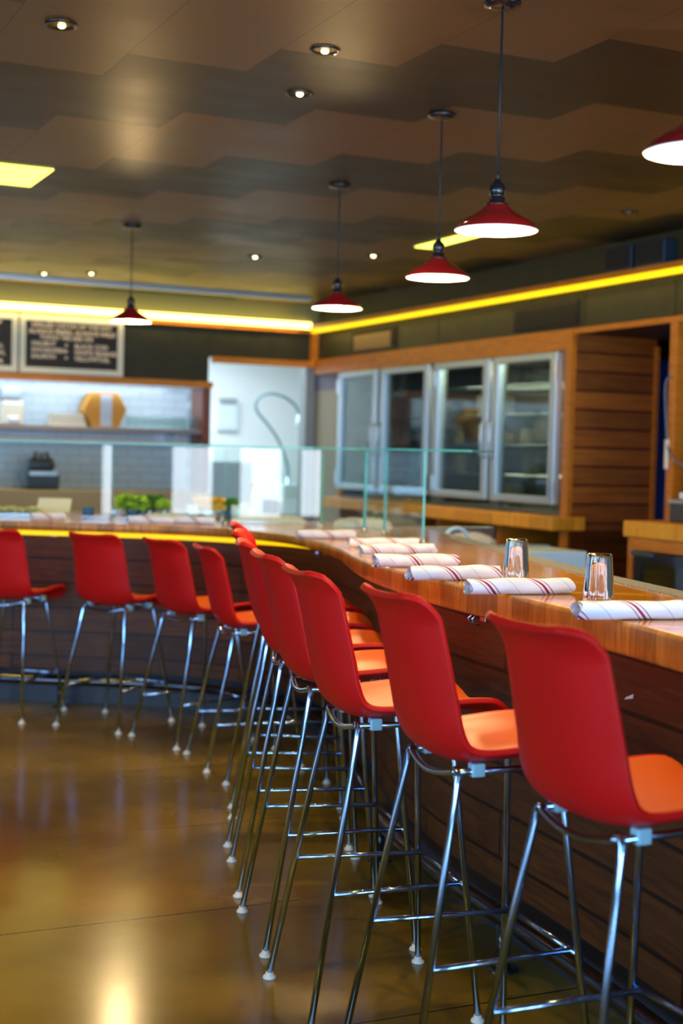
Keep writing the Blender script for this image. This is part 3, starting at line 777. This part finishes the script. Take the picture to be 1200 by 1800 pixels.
# cloth bundles
for (x, y, sx_, sy_, h, lb) in ((-.42, 8.27, .22, .10, .045, 'long heap of cream folded cloths behind the middle of the glass guard'),
                                (.12, 8.02, .17, .09, .05, 'heap of cream cloths behind the right end of the glass guard'),
                                (-1.02, 8.27, .15, .07, .035, 'flat white cloth bundle behind the left glass panes')):
    m = MB(); rnd = random.Random(int(h*1000)); n = 26; vs_ = []
    for i in range(n+1):
        for j in range(13):
            u_, v_ = i/n*2-1, j/12*2-1; e = max(0, 1-abs(u_)**4)*max(0, 1-abs(v_)**3)
            vs_.append((u_*sx_, v_*sy_, e**.5*h*(.8+.25*math.sin(i*1.9+j)+.1*rnd.random())))
    m.add(vs_, [(i*13+j, (i+1)*13+j, (i+1)*13+j+1, i*13+j+1) for i in range(n) for j in range(12)], smooth=True)
    m.add([(-sx_, -sy_, 0), (sx_, -sy_, 0), (sx_, sy_, 0), (-sx_, sy_, 0)], [(0, 3, 2, 1)])
    o = m.build('folded_cloth', M['cloth']); o.location = (x, y, zc); tag(o, lb, 'cloth', 'cloths behind the glass guard')
def pot_plant(name, x, y, r_, h, potm, bl, lb, cat, stems=0):
    t = thing(name, lb, cat, Matrix.Translation((x, y, zc)))
    MB().lathe([(0, 0), (r_*.78, 0), (r_, h), (r_*.92, h), (r_*.86, h*.9), (0, h*.9)], 24).build('pot', potm, t)
    rnd = random.Random(int(x*100))
    for mt, cnt, sp, rad in bl:
        m = MB()
        for _ in range(cnt):
            a_ = rnd.uniform(0, 2*PI); q = rnd.uniform(0, sp)
            c_ = (math.cos(a_)*q, math.sin(a_)*q*.7, h+rnd.uniform(.0, sp*.75))
            for e in range(5):
                b_2 = rnd.uniform(0, 2*PI); tl = rad*rnd.uniform(.8, 1.5); up_ = rnd.uniform(-.1, .9)
                d_ = Vector((math.cos(b_2), math.sin(b_2), up_)).normalized(); s__ = d_.orthogonal().normalized()*tl*.35; c3 = Vector(c_)
                m.add([c3, c3+d_*tl*.5+s__, c3+d_*tl, c3+d_*tl*.5-s__], [(0, 1, 2, 3)])
        nm = 'blossoms' if mt is M['yellow'] else 'foliage'
        m.build(nm, mt, t)
    return t
pot_plant('potted_herb', ray_x(233, 8.45), 8.45, .045, .05, M['bluepot'], [(M['leaf'], 50, .05, .035), (M['lime'], 90, .085, .040)], 'bushy lime green herb in a dark blue pot behind the left glass panes', 'plant')
pot_plant('potted_herb', ray_x(263, 8.55), 8.55, .045, .05, M['steel'], [(M['leaf'], 110, .07, .04)], 'dark green herb pot just right of the lime green one', 'plant')
pot_plant('potted_herb', ray_x(290, 8.45), 8.42, .030, .06, M['steel'], [(M['lime'], 50, .045, .025)], 'small yellow-green herb left of the white window reflection', 'plant')
pot_plant('flower_pot', ray_x(366, 8.42), 8.42, .05, .06, M['silver'], [(M['leaf'], 20, .04, .02), (M['yellow'], 130, .075, .030)], 'yellow flowers in a pale metal pot beside the brown post', 'plant')
pot_plant('potted_herb', ray_x(403, 8.55), 8.55, .045, .065, M['bluepot'], [(M['leaf'], 80, .06, .028)], 'dark green herb in a blue pot right of the yellow flowers', 'plant')
# containers
def can(px, Y, r_, h, mt, lb, name='metal_canister', cat='canister'):
    o = MB().lathe([(0, 0), (r_, 0), (r_, h), (r_*.9, h), (r_*.9, h*.85), (0, h*.85)], 24).build(name, mt)
    o.location = (ray_x(px, Y), Y, zc); tag(o, lb, cat)
can(338, 8.33, .035, .085, M['silver'], 'pale blue metal canister left of the yellow flowers')
can(416, 8.36, .035, .09, M['silver'], 'tall silver canister right of the dark green herb')
can(430, 8.44, .028, .10, M['silver'], 'slim silver canister beside the glass post')
can(443, 8.35, .022, .075, M['white'], 'small white cup under the wooden ladle')
can(212, 8.60, .03, .07, M['white'], 'small white jar by the lime green herb')
can(155, 8.5, .035, .05, M['bluepot'], 'low blue bowl near the left glass post', 'bowl', 'bowl')
t = thing('wooden_ladle', 'wooden ladle standing upright behind the glass guard', 'ladle', Matrix.Translation((ray_x(441, 8.35), 8.35, zc+.07)))
MB().tube([(0, 0, 0), (-.01, .0, .06), (.004, 0, .13)], .005, 8).build('handle', M['card'], t); MB().blob((.005, 0, .14), .016, .01, .014, 8).build('scoop', M['card'], t)
o = MB().box(-.10, .10, -.012, .012, -.0, .115).build('cutting_board', M['cream'], bevel=.006)
o.matrix_world = Matrix.Translation((ray_x(92, 8.5), 8.5, zc)) @ Matrix.Rotation(-.75, 4, 'X') @ Matrix.Identity(4); tag(o, 'cream board propped up behind the glass at the far left', 'board')
o.location.z += .008
m = MB(); rnd = random.Random(8)
for _ in range(70): m.blob((rnd.uniform(-.16, .16), rnd.uniform(-.05, .05), .012+rnd.uniform(0, .022)), .018, .014, .010, 5)
o = m.build('food_tray_contents', M['food']); o.location = (ray_x(22, 8.35), 8.35, zc+.012); tag(o, 'heap of pale yellow food pieces at the far left behind the glass', 'food', kind='stuff')
o = MB().box(-.2, .2, -.07, .07, 0, .012).build('food_tray', M['steel'], bevel=.003); o.location = (ray_x(22, 8.35), 8.35, zc); tag(o, 'steel tray under the pale yellow food at the far left', 'tray')
o = MB().box(-.33, .33, -.09, .09, 0, .04).build('steel_pan', M['steel'], bevel=.008); o.location = (ray_x(292, 8.7), 8.72-.03, zc); tag(o, 'long low steel pan behind the green herbs', 'pan')

# ------------------------------------------------------------------ back kitchen line (left)
o = MB().box(-6, -1.12, -.35, .36, 0, 1.06).build('kitchen_counter', plain('beige_counter', (.42, .30, .17), .5), M=BF, bevel=.005); tag(o, 'beige kitchen counter below the tiled wall', 'counter')
o = MB().box(-6, -1.06, .02, .40, 1.570, 1.606).build('wall_shelf', plain('pinkish_grey_shelf', (.34, .30, .30), .35), M=BF, bevel=.003); tag(o, 'long grey shelf on the white tiled wall', 'shelf')
o = MB().box(-6, -1.18, .10, .14, 1.472, 1.495).build('utensil_rail', M['cream'], M=BF, bevel=.003); tag(o, 'cream rail below the grey shelf on the tiled wall', 'rail')
[MB().box(-q-.01, -q+.01, .10, .43, 1.495, 1.575).build('bracket', M['steel'], o) for q in (1.3, 3, 4.6)]
BFt = lambda a, b, z: BF @ Matrix.Translation((a, b, z))
# shelf items (t = distance left of the corner)
zs = 1.607
t = thing('paper_towel_roll', 'white paper towel dispenser with grey lid on the left of the shelf', 'dispenser', BFt(-2.76, .2, zs))
MB().box(-.095, .095, -.08, .1, 0, .20).build('body', M['cream'], t, .02); MB().box(-.10, .08, -.07, .1, .20, .33).build('lid', M['grey'], t, .03)
MB().tube([(-.05, -.085, .04), (.05, -.085, .04)], .03, 12).build('roll', M['white'], t)
o = MB()
for q in range(4): o.box(-.16+q*.004, .16-q*.01, -.1, .1, q*.028, q*.028+.022)
o = o.build('tray_stack', M['cream'], M=BFt(-2.28, .2, zs), bevel=.003); tag(o, 'stack of cream trays between dispenser and orange box on the shelf', 'trays')
t = thing('hexagonal_box', 'orange hexagonal wooden box with a pale front stripe on the shelf', 'box', BFt(-1.96, .2, zs))
m = MB(); hx = [(-.19, .15), (-.12, .30), (.11, .30), (.19, .16), (.12, .0), (-.12, 0)]
m.add([(x, -.12, z) for x, z in hx] + [(x, .12, z) for x, z in hx], [tuple(range(5, -1, -1)), tuple(range(6, 12))] + [(i, (i+1) % 6, (i+1) % 6+6, i+6) for i in range(6)])
m.build('body', M['card'], t); MB().box(-.045, .055, -.126, -.118, .01, .28).build('front_label', plain('pale_label', (.55, .62, .72), .5), t)['label'] = 'pale blue-grey upright panel'
k_ = 0; g0 = None
for row in range(2):
    for q in range(9):
        if g0 is None:
            g0 = MB().lathe([(0, .003), (.028, .003), (.033, .11), (.031, .11), (.026, .008), (0, .008)], 16).build('shelf_glass', M['pane']); o = g0
        else: o = g0.copy(); C.objects.link(o)
        o.matrix_world = BFt(-1.72+q*.073, .12+row*.1, zs)
        tag(o, 'clear glass in the row standing on the shelf right of the orange box', 'glass', 'glasses in rows on the shelf')
# black mixer
t = thing('food_processor', 'black countertop appliance with a steel band on the kitchen counter at the left', 'appliance', BFt(-2.55, -.05, 1.061))
MB().box(-.15, .13, -.13, .13, 0, .15).build('base', M['blk'], t, .02); MB().box(-.12, .10, -.11, .11, .15, .27).build('housing', M['blk'], t, .04)
MB().box(-.13, .115, -.135, -.128, .12, .155).build('steel_band', M['steel'], t); MB().tube([(-.06, 0, .26), (-.05, 0, .31), (.0, 0, .29), (.05, 0, .31), (.06, 0, .26)], .018, 10).build('handle', M['blk'], t)
o = MB().box(-.45, .35, -.2, .2, 0, .10).build('steel_drawer_unit', M['steel'], M=BFt(-3.5, -.05, 1.061), bevel=.01); tag(o, 'low steel unit at the far left on the kitchen counter', 'steel unit')
# chalkboards
def text_obj(body, size, parent, x, z, name='lettering', align='LEFT'):
    cu = bpy.data.curves.new('txt', 'FONT'); cu.body = body; cu.size = size; cu.align_x = align; cu.extrude = .001; cu.offset = .0022; cu.resolution_u = 2
    tmp = bpy.data.objects.new('txt', cu); C.objects.link(tmp); bpy.context.view_layer.update()
    me = bpy.data.meshes.new_from_object(tmp.evaluated_get(bpy.context.evaluated_depsgraph_get())); bpy.data.objects.remove(tmp)
    o = link(name, me, M['letters'], parent); o.matrix_local = Matrix.Translation((x, -.016, z)) @ Matrix.Rotation(PI/2, 4, 'X'); return o
def board(a, lines, lb):
    t = thing('menu_board', lb, 'menu board', BFt(a, -.035, 2.047), 'chalkboard menus over the kitchen pass')
    Wd, Hh, f_ = .90, .49, .05
    MB().box(0, Wd, -.010, .03, 0, Hh).build('chalkboard', M['chalk'], t)
    m = MB(); m.box(0, Wd, -.025, .005, 0, f_); m.box(0, Wd, -.025, .005, Hh-f_, Hh); m.box(0, f_, -.025, .005, f_, Hh-f_); m.box(Wd-f_, Wd, -.025, .005, f_, Hh-f_)
    m.build('board_frame', M['frame'], t, .003)
    for s_, sz, x, z in lines: text_obj(s_, sz, t, x, z)
board(-2.75, [('GRILLED CATCH OF THE DAY', .052, .095, .395), ('ALWAYS FRESH, ALWAYS WILD', .053, .075, .337), ('TODAY WE ARE ON', .05, .17, .290),
              ('HALIBUT', .052, .10, .235), ('BLACK COD', .052, .47, .225), ('SWORDFISH', .052, .10, .180), ('WHITE SEABASS', .052, .47, .172), ('SALMON', .052, .10, .128), ('YELLOWTAIL', .052, .47, .120),
              ('\u2022', .08, .385, .220), ('\u2022', .08, .385, .167), ('\u2022', .08, .385, .113)], 'whole chalkboard menu with cream lettering and ivory frame above the shelf')
board(-3.665, [('CHOWDER OF THE DAY SOUP', .05, .07, .395), ('SERVED ALL NIGHT', .05, .30, .29), ('GRILL', .05, .65, .2), ('BOWL', .05, .65, .14), ('HAPPY HOUR', .05, .47, .07)], 'chalkboard menu cut by the left edge of the photo')

# kitchen room things
t = thing('spray_faucet', 'tall looping pre-rinse spray faucet hose in the bright kitchen doorway', 'faucet', BFt(.40, 1.5, 0))
pts = [(-.02, 0, 1.15), (-.03, 0, 1.30), (-.13, 0, 1.54), (-.25, 0, 1.70), (-.37, 0, 1.83), (-.395, 0, 1.92), (-.34, 0, 2.00), (-.22, 0, 2.03), (-.08, 0, 2.0), (.03, 0, 1.93), (.08, 0, 1.86), (.09, 0, 1.81)]
MB().tube(catmull(pts, 5), .014, 10).build('hose', plain('grey_teal_hose', (.10, .22, .25), .4), t); MB().tube([(.09, 0, 1.82), (.09, 0, 1.69)], [.02, .03], 12).build('spray_head', M['silver'], t)
MB().tube([(-.02, 0, .90), (-.02, 0, 1.17)], .02, 12).build('riser', M['chrome'], t)
o = MB().box(-1.0, 1.3, 1.2, 1.9, 0, .80).build('kitchen_sink_unit', M['steel'], M=BF, bevel=.01); tag(o, 'steel sink bench seen through the kitchen doorway', 'sink bench')
o = MB().box(-.30, .16, -.2, .25, 0, .53).build('dish_machine', M['grey'], M=BFt(-.20, 1.62, .801), bevel=.02); tag(o, 'grey machine on the sink bench seen through the kitchen doorway', 'machine')
t = thing('white_container', 'stacked white containers on the sink bench right of the grey machine', 'container', BFt(.37, 1.36, .801))
MB().box(-.14, .14, -.1, .1, 0, .16).build('lower_box', M['white'], t, .01); MB().box(-.13, .12, -.1, .1, .16, .30).build('upper_box', plain('pale_tub', (.6, .68, .66), .4), t, .01)
o = MB().box(-.06, .06, -.08, .08, 0, .14).build('black_box', M['blk'], M=BFt(.15, 1.40, .801), bevel=.006); tag(o, 'small black box left of the white containers', 'box')
t = thing('soap_dispenser', 'small white dispenser on the bright kitchen wall', 'dispenser', BFt(.24, 2.985, 1.66))
MB().box(-.12, .12, -.05, .01, 0, .30).build('body', plain('dispenser_white', (.66, .74, .78), .4), t, .01); MB().box(-.10, .10, -.07, .01, .30, .36).build('lid', M['grey'], t, .01)

# ------------------------------------------------------------------ glass-door refrigerators
rf = thing('glass_door_refrigerator', 'long built-in refrigerator with four aluminium-framed glass doors', 'refrigerator', BF)
D0, D1 = [(.675, 1.44), (1.51, 2.345), (2.44, 3.255), (3.315, 4.13)], (1.12, 2.14)
m = MB(); zz0, zz1 = 1.068, 2.15
m.box(.62, .66, -4.165, -.66, zz0, zz1); m.box(0, .62, -4.165, -.66, zz0-.02, zz0); m.box(0, .62, -4.165, -.66, zz1-.01, zz1); m.box(0, .62, -.68, -.66, zz0, zz1); m.box(0, .62, -4.165, -4.14, zz0, zz1)
for (a_, b_) in ((1.44, 1.51), (2.345, 2.44), (3.255, 3.315)): m.box(0, .04, -b_-.01, -a_+.01, zz0, zz1)
m.build('housing', plain('fridge_liner', (.10, .12, .11), .4, .3), rf)
m = MB()
for z in (1.30, 1.52, 1.74, 1.95):
    for q in range(9): m.tube([(.08+q*.06, -4.12, z), (.08+q*.06, -.70, z)], .004, 5)
m.build('wire_shelf', M['steel'], rf)
m = MB(); m.box(.45, .6, -4.1, -.7, 1.07, 1.22); rnd = random.Random(3)
m = MB()
for q in range(46):
    s_ = rnd.uniform(.75, 4.0); z = rnd.choice((1.06, 1.305, 1.525, 1.745)); x = rnd.uniform(.15, .5); hh = rnd.uniform(.08, .17)
    m.box(x, x+.08, -s_-.05, -s_+.03, z, z+hh)
m.build('stored_goods', plain('stored_goods', (.16, .15, .10), .6, noise=.6, nscale=5), rf)['kind'] = 'stuff'
for i, (s0, s1) in enumerate(D0):
    z0, z1 = D1; f_ = .075
    m = MB(); m.box(-.075, -.02, -s1, -s1+f_, z0, z1); m.box(-.075, -.02, -s0-f_, -s0, z0, z1); m.box(-.075, -.02, -s1+f_, -s0-f_, z0, z0+.05); m.box(-.075, -.02, -s1+f_, -s0-f_, z1-.05, z1)
    dr = m.build('door', M['alu'], rf, .006)
    MB().box(-.05, -.042, -s1+f_, -s0-f_, z0+.05, z1-.05).build('pane', M['fridgepane'], dr)
    hs = s1-.03 if i % 2 == 0 else s0+.03
    MB().tube([(-.075, -hs, 1.42), (-.105, -hs, 1.44), (-.105, -hs, 1.66), (-.075, -hs, 1.68)], .012, 8).build('handle', M['alu'], dr)
    hh_ = s0+.012 if i % 2 == 0 else s1-.012
    for z in (1.22, 2.02): MB().box(-.085, -.073, -hh_-.02, -hh_+.02, z-.06, z+.06).build('hinge', M['steel'], dr, .003)
L = d.new('fridge_lamp', 'AREA'); L.shape = 'RECTANGLE'; L.size = .06; L.size_y = 1.6; L.energy = 16; L.color = (1.0, .86, .55)
lo = bpy.data.objects.new('fridge_lamp', L); C.objects.link(lo); lo.matrix_world = BF @ Matrix.Translation((.12, -3.3, 2.13))
# ledge and open shelf below
o = MB().box(-.16, .1, -4.27, -.6, .955, 1.045).build('back_bar_ledge', M['bar_top'], M=BF, bevel=.006); tag(o, 'thick honey wood ledge below the glass-door refrigerator', 'ledge')
sh = thing('open_shelf_cabinet', 'open wooden shelf cabinet under the honey wood ledge', 'cabinet', BF)
m = MB(); m.box(.5, .54, -4.25, -.6, 0, .955); m.box(0, .5, -4.25, -.6, .50, .53); m.box(0, .5, -4.25, -.6, 0, .06); m.box(0, .5, -.62, -.6, .06, .955); m.box(-.02, .5, -4.25, -4.2, 0, .955)
m.build('carcass', wood('cabinet_wood', (.10, .028, .006), (.18, .05, .010), (.24, .07, .014)), sh)
for s_ in (1.55, 2.47, 3.36): MB().box(-.02, .5, -s_-.02, -s_+.02, .06, .955).build('divider', M['oakh'], sh)
for i, (s_, wd, hh, mt, lb) in enumerate(((3.85, .22, .10, M['cloth'], 'folded pale cloths in the right bay of the open shelf'), (3.55, .12, .06, M['white'], 'white paper stack in the right bay of the open shelf'), (3.18, .08, .14, M['grey'], 'grey folder pile left of the right shelf divider'), (2.0, .2, .10, M['grey'], 'grey trays in the left bay of the open shelf'))):
    m = MB()
    for q in range(4): m.box(.03+.01*q, .35, -s_-wd/2+.006*q, -s_+wd/2-.004*q, .531+q*hh/4, .531+(q+1)*hh/4-.004)
    tag(m.build('paper_stack', mt, M=BF, bevel=.002), lb, 'papers')
# plank lining of the passage, blue curtain
m = MB(); m.box(0, .65, -4.25, -4.20, 0, 2.25); struct(m.build('wall_passage', M['plankwall'], M=BF))
m = MB(); m.box(.63, .66, -4.27, -4.25, 0, 2.2); struct(m.build('trim_5', M['oakh'], M=BF))
m = MB(); m.box(0, 2.0, -5.40, -4.2, 2.25, 2.28); m.box(.73, .77, -3.95, -1, 0, 2.8); m.box(1.6, 1.7, -9.5, -1, 0, 2.8); m.box(.06, 1.6, -5.46, -5.34, 0, 2.28); struct(m.build('wall_storage', plain('dark_brown_wall', (.06, .025, .01), .6), M=BF))
m = MB(); vs_ = []
for i in range(41):
    s_ = 3.97+i*.03; x = .81+.025*math.sin(i*1.4)
    vs_ += [(x, -s_, .02), (x, -s_, 2.12), ]
m.add(vs_, [(2*i, 2*i+1, 2*i+3, 2*i+2) for i in range(40)], smooth=True)
o = m.build('curtain', M['blue'], M=BF); o.modifiers.new('t', 'SOLIDIFY').thickness = .006; tag(o, 'dark blue curtain hanging in the passage right of the plank lining', 'curtain')
o = MB().box(.79, .83, -5.33, -3.96, 2.128, 2.15).build('curtain_rod', M['steel'], M=BF); tag(o, 'steel rod carrying the dark blue curtain', 'rod')

# vents
t = thing('air_vent', 'dark rectangular ventilation grille in the soffit above the right fridge door', 'vent', BF)
MB().box(-.015, .0, -4.27, -3.48, 2.315, 2.475).build('grille_frame', M['dark'], t)
m = MB()
for q in range(9): m.box(-.02, -.012, -4.25, -3.50, 2.325+q*.016, 2.333+q*.016)
m.build('slats', M['grille'], t)
t = thing('air_vent', 'tan-backed vent opening with a black frame in the soffit near the corner', 'vent', BF)
MB().box(-.012, 0, -1.64, -.80, 2.325, 2.485).build('grille_frame', M['dark'], t); MB().box(-.02, -.012, -1.56, -.86, 2.325, 2.455).build('backing', plain('tan_vent', (.22, .13, .055), .5), t)
# speakers on top
for s_, lb in ((5.1, 'dark blue-black loudspeaker lying on the wooden soffit ledge, right one'), (4.78, 'dark blue-black loudspeaker lying on the wooden soffit ledge, left one')):
    t = thing('loudspeaker', lb, 'loudspeaker', BF @ Matrix.Translation((-.03, -s_, 2.601)))
    MB().box(-.05, .045, -.14, .14, 0, .15).build('cabinet', plain('navy_box', (.012, .022, .04), .4), t, .008); MB().box(-.056, -.05, -.12, .12, .015, .135).build('grille', M['dark'], t)

# ------------------------------------------------------------------ right: service counter with fridge, till, shelves
t = thing('service_counter', 'wooden service counter with honey top and dark under-counter fridge at the right edge', 'counter', BF)
MB().box(-.52, -.001, -9.4, -5.53, 1.0, 1.09).build('counter_top', M['bar_top'], t, .006)
m = MB(); m.box(-.50, -.001, -5.60, -5.555, 0, 1.0); m.box(-.50, -.02, -9.4, -5.6, .93, 1.0); m.box(-.50, -.02, -9.4, -5.6, 0, .10); m.box(-.06, -.02, -9.4, -5.6, .1, .93); m.box(-.5, -.02, -6.80, -6.74, .1, .93)
m.build('carcass', M['oakh'], t)
dr = MB().box(-.505, -.49, -6.70, -5.62, .86, .92).box(-.505, -.49, -6.70, -5.62, .12, .2).box(-.505, -.49, -5.69, -5.62, .2, .86).box(-.505, -.49, -6.70, -6.62, .2, .86).build('fridge_door', M['blk'], t)
MB().box(-.5, -.494, -6.62, -5.69, .2, .86).build('pane', M['fridgepane'], dr); MB().box(-.515, -.5, -5.78, -5.60, .90, .925).build('lock_bar', M['chrome'], dr)
m = MB(); [m.lathe([(0, 0), (.035, 0), (.035, .16), (.014, .21), (.014, .27), (0, .27)], 12, Matrix.Translation((-.25, -5.8-q*.1, .45))) for q in range(7)]
m.box(-.45, -.08, -6.7, -5.62, .43, .45); m.build('bottles_inside', M['bottle'], t)
t = thing('receipt_printer', 'dark receipt printer at the left end of the service counter', 'printer', BFt(-.25, -5.80, 1.091))
MB().box(-.1, .1, -.085, .085, 0, .13).build('body', plain('charcoal_plastic', (.05, .05, .06), .4), t, .012); MB().box(-.105, .09, -.088, .088, .105, .125).build('lid', M['grey'], t, .004); MB().box(-.05, -.02, .02, .06, .13, .165).build('paper', M['white'], t)
t = thing('cash_register', 'black till base with beige front beside the receipt printer', 'till', BFt(-.28, -6.08, 1.091))
MB().box(-.12, .15, -.17, .17, 0, .15).build('body', M['blk'], t, .008); MB().box(-.128, -.12, -.15, .15, .03, .12).build('front', plain('beige_front', (.34, .28, .15), .5), t); MB().box(-.131, -.128, -.13, .0, .055, .07).build('label_line', M['grey'], t)
t = thing('till_screen', 'tilted touch screen showing blue at the right edge', 'monitor', BFt(-.2, -6.1, 1.242))
Mt = Matrix.Rotation(.35, 4, 'Y')
MB().box(-.02, .02, -.17, .17, .03, .27, Mt).build('bezel', M['blk'], t, .004); MB().box(-.023, -.0195, -.15, .15, .05, .25, Mt).build('screen', M['screen'], t); MB().box(-.06, .06, -.06, .06, 0, .05).build('stand', M['blk'], t, .004)
# shelf unit
t = thing('bottle_shelf', 'wooden bottle shelf unit standing above the service counter at the right edge', 'shelf', BF)
m = MB(); m.box(.0, .3, -7.5, -7.45, 1.09, 2.25); m.box(.3, .33, -7.5, -5.46, 1.0, 2.25); m.box(.0, .3, -5.50, -5.46, 1.09, 2.25); m.build('sides', M['oakh'], t)
for z in (1.095, 1.55, 1.98): MB().box(-.0, .3, -7.45, -5.50, z, z+.03).build('shelf_board', M['oak'], t)
bt = None
for i, s_ in enumerate((5.56, 5.66, 5.77, 5.88, 5.99)):
    if bt is None:
        bt = thing('liquor_bottle', None, 'bottle'); MB().lathe([(0, 0), (.036, 0), (.037, .01), (.037, .17), (.03, .20), (.014, .225), (.013, .285), (0, .285)], 20).build('body', M['bottle'], bt)
        MB().lathe([(.0375, .05), (.0378, .06), (.0378, .15), (.0375, .155)], 20).build('label', plain('gold_label', (.75, .55, .15), .4), bt); MB().lathe([(.015, .26), (.015, .30), (0, .30)], 14).build('cap', M['yellow'], bt); o = bt
    else: o = copy_tree(bt)
    o.matrix_world = BFt(.1, -s_, 1.581); tag(o, 'dark bottle with a gold label on the bottle shelf at the right edge' if i == 0 else 'dark bottle further right on the bottle shelf', 'bottle', 'bottles on the shelf')
o = MB().tube(catmull([(-.035, -5.30, 1.93), (-.05, -5.26, 1.88), (-.045, -5.28, 1.6), (-.045, -5.30, 1.5), (-.05, -5.40, 1.42), (-.03, -5.55, 1.38)], 6), .006, 8).build('hanging_cable', plain('grey_cable', (.12, .16, .22), .5), M=BF); tag(o, 'thin grey cable hanging down the wooden jamb', 'cable')
o = MB().box(-.05, -.03, -5.295, -5.265, 1.38, 1.56).build('wall_phone', M['cream'], M=BF, bevel=.008); tag(o, 'slim white handset fixed to the wooden jamb', 'handset')

# ------------------------------------------------------------------ underbar station between bar and refrigerators
WB = Matrix.Translation((.62, 8.35, 0)) @ Matrix.Rotation(ANG - PI/2, 4, 'Z')
def wb(x, y, z=0): return Matrix.Translation((x, y, z)) @ Matrix.Rotation(ANG, 4, 'Z')
t = thing('underbar_sink', 'stainless underbar sink bench behind the bar top', 'sink', wb(.66, 8.55))
m = MB(); m.box(-.40, .42, -.22, .22, 0, .82); m.box(-.40, .42, .19, .22, .82, .99); m.box(-.40, -.38, -.22, .19, .82, .87); m.box(.40, .42, -.22, .19, .82, .87); m.box(-.38, .40, -.22, -.20, .82, .87)
m.build('basin', M['steel'], t, .004); MB().box(-.37, .39, -.19, .18, .8205, .826).build('basin_floor', M['grey'], t)
f2 = thing('gooseneck_faucet', 'chrome gooseneck faucet arching just above the far edge of the bar top', 'faucet', wb(.63, 7.75))
MB().tube([(-.085, 0, .0), (-.085, 0, .94)] + [(-.085*math.cos(a_*PI/12), 0, .94+.095*math.sin(a_*PI/12)) for a_ in range(1, 13)] + [(.085, 0, .90)], .011, 12).build('spout', M['silver'], f2)
MB().box(-.16, -.01, -.08, .08, 0, .86).build('pedestal', M['steel'], f2)
t = thing('ice_bin', 'pale steel ice bin behind the farther tumbler', 'ice bin', wb(1.13, 7.95))
MB().box(-.22, .16, -.2, .2, 0, .92).build('body', M['silver'], t, .006); MB().box(-.22, .16, .17, .2, .92, .93).build('rim', M['steel'], t)
for (x, y, lb) in ((.78, 8.6, 'crumpled white towel heap on the underbar sink'), ):
    o = MB().blob((0, 0, 0), .16, .10, .07, 14, .12).build('towel', M['cloth']); o.location = (x, y, .899); tag(o, lb, 'towel')
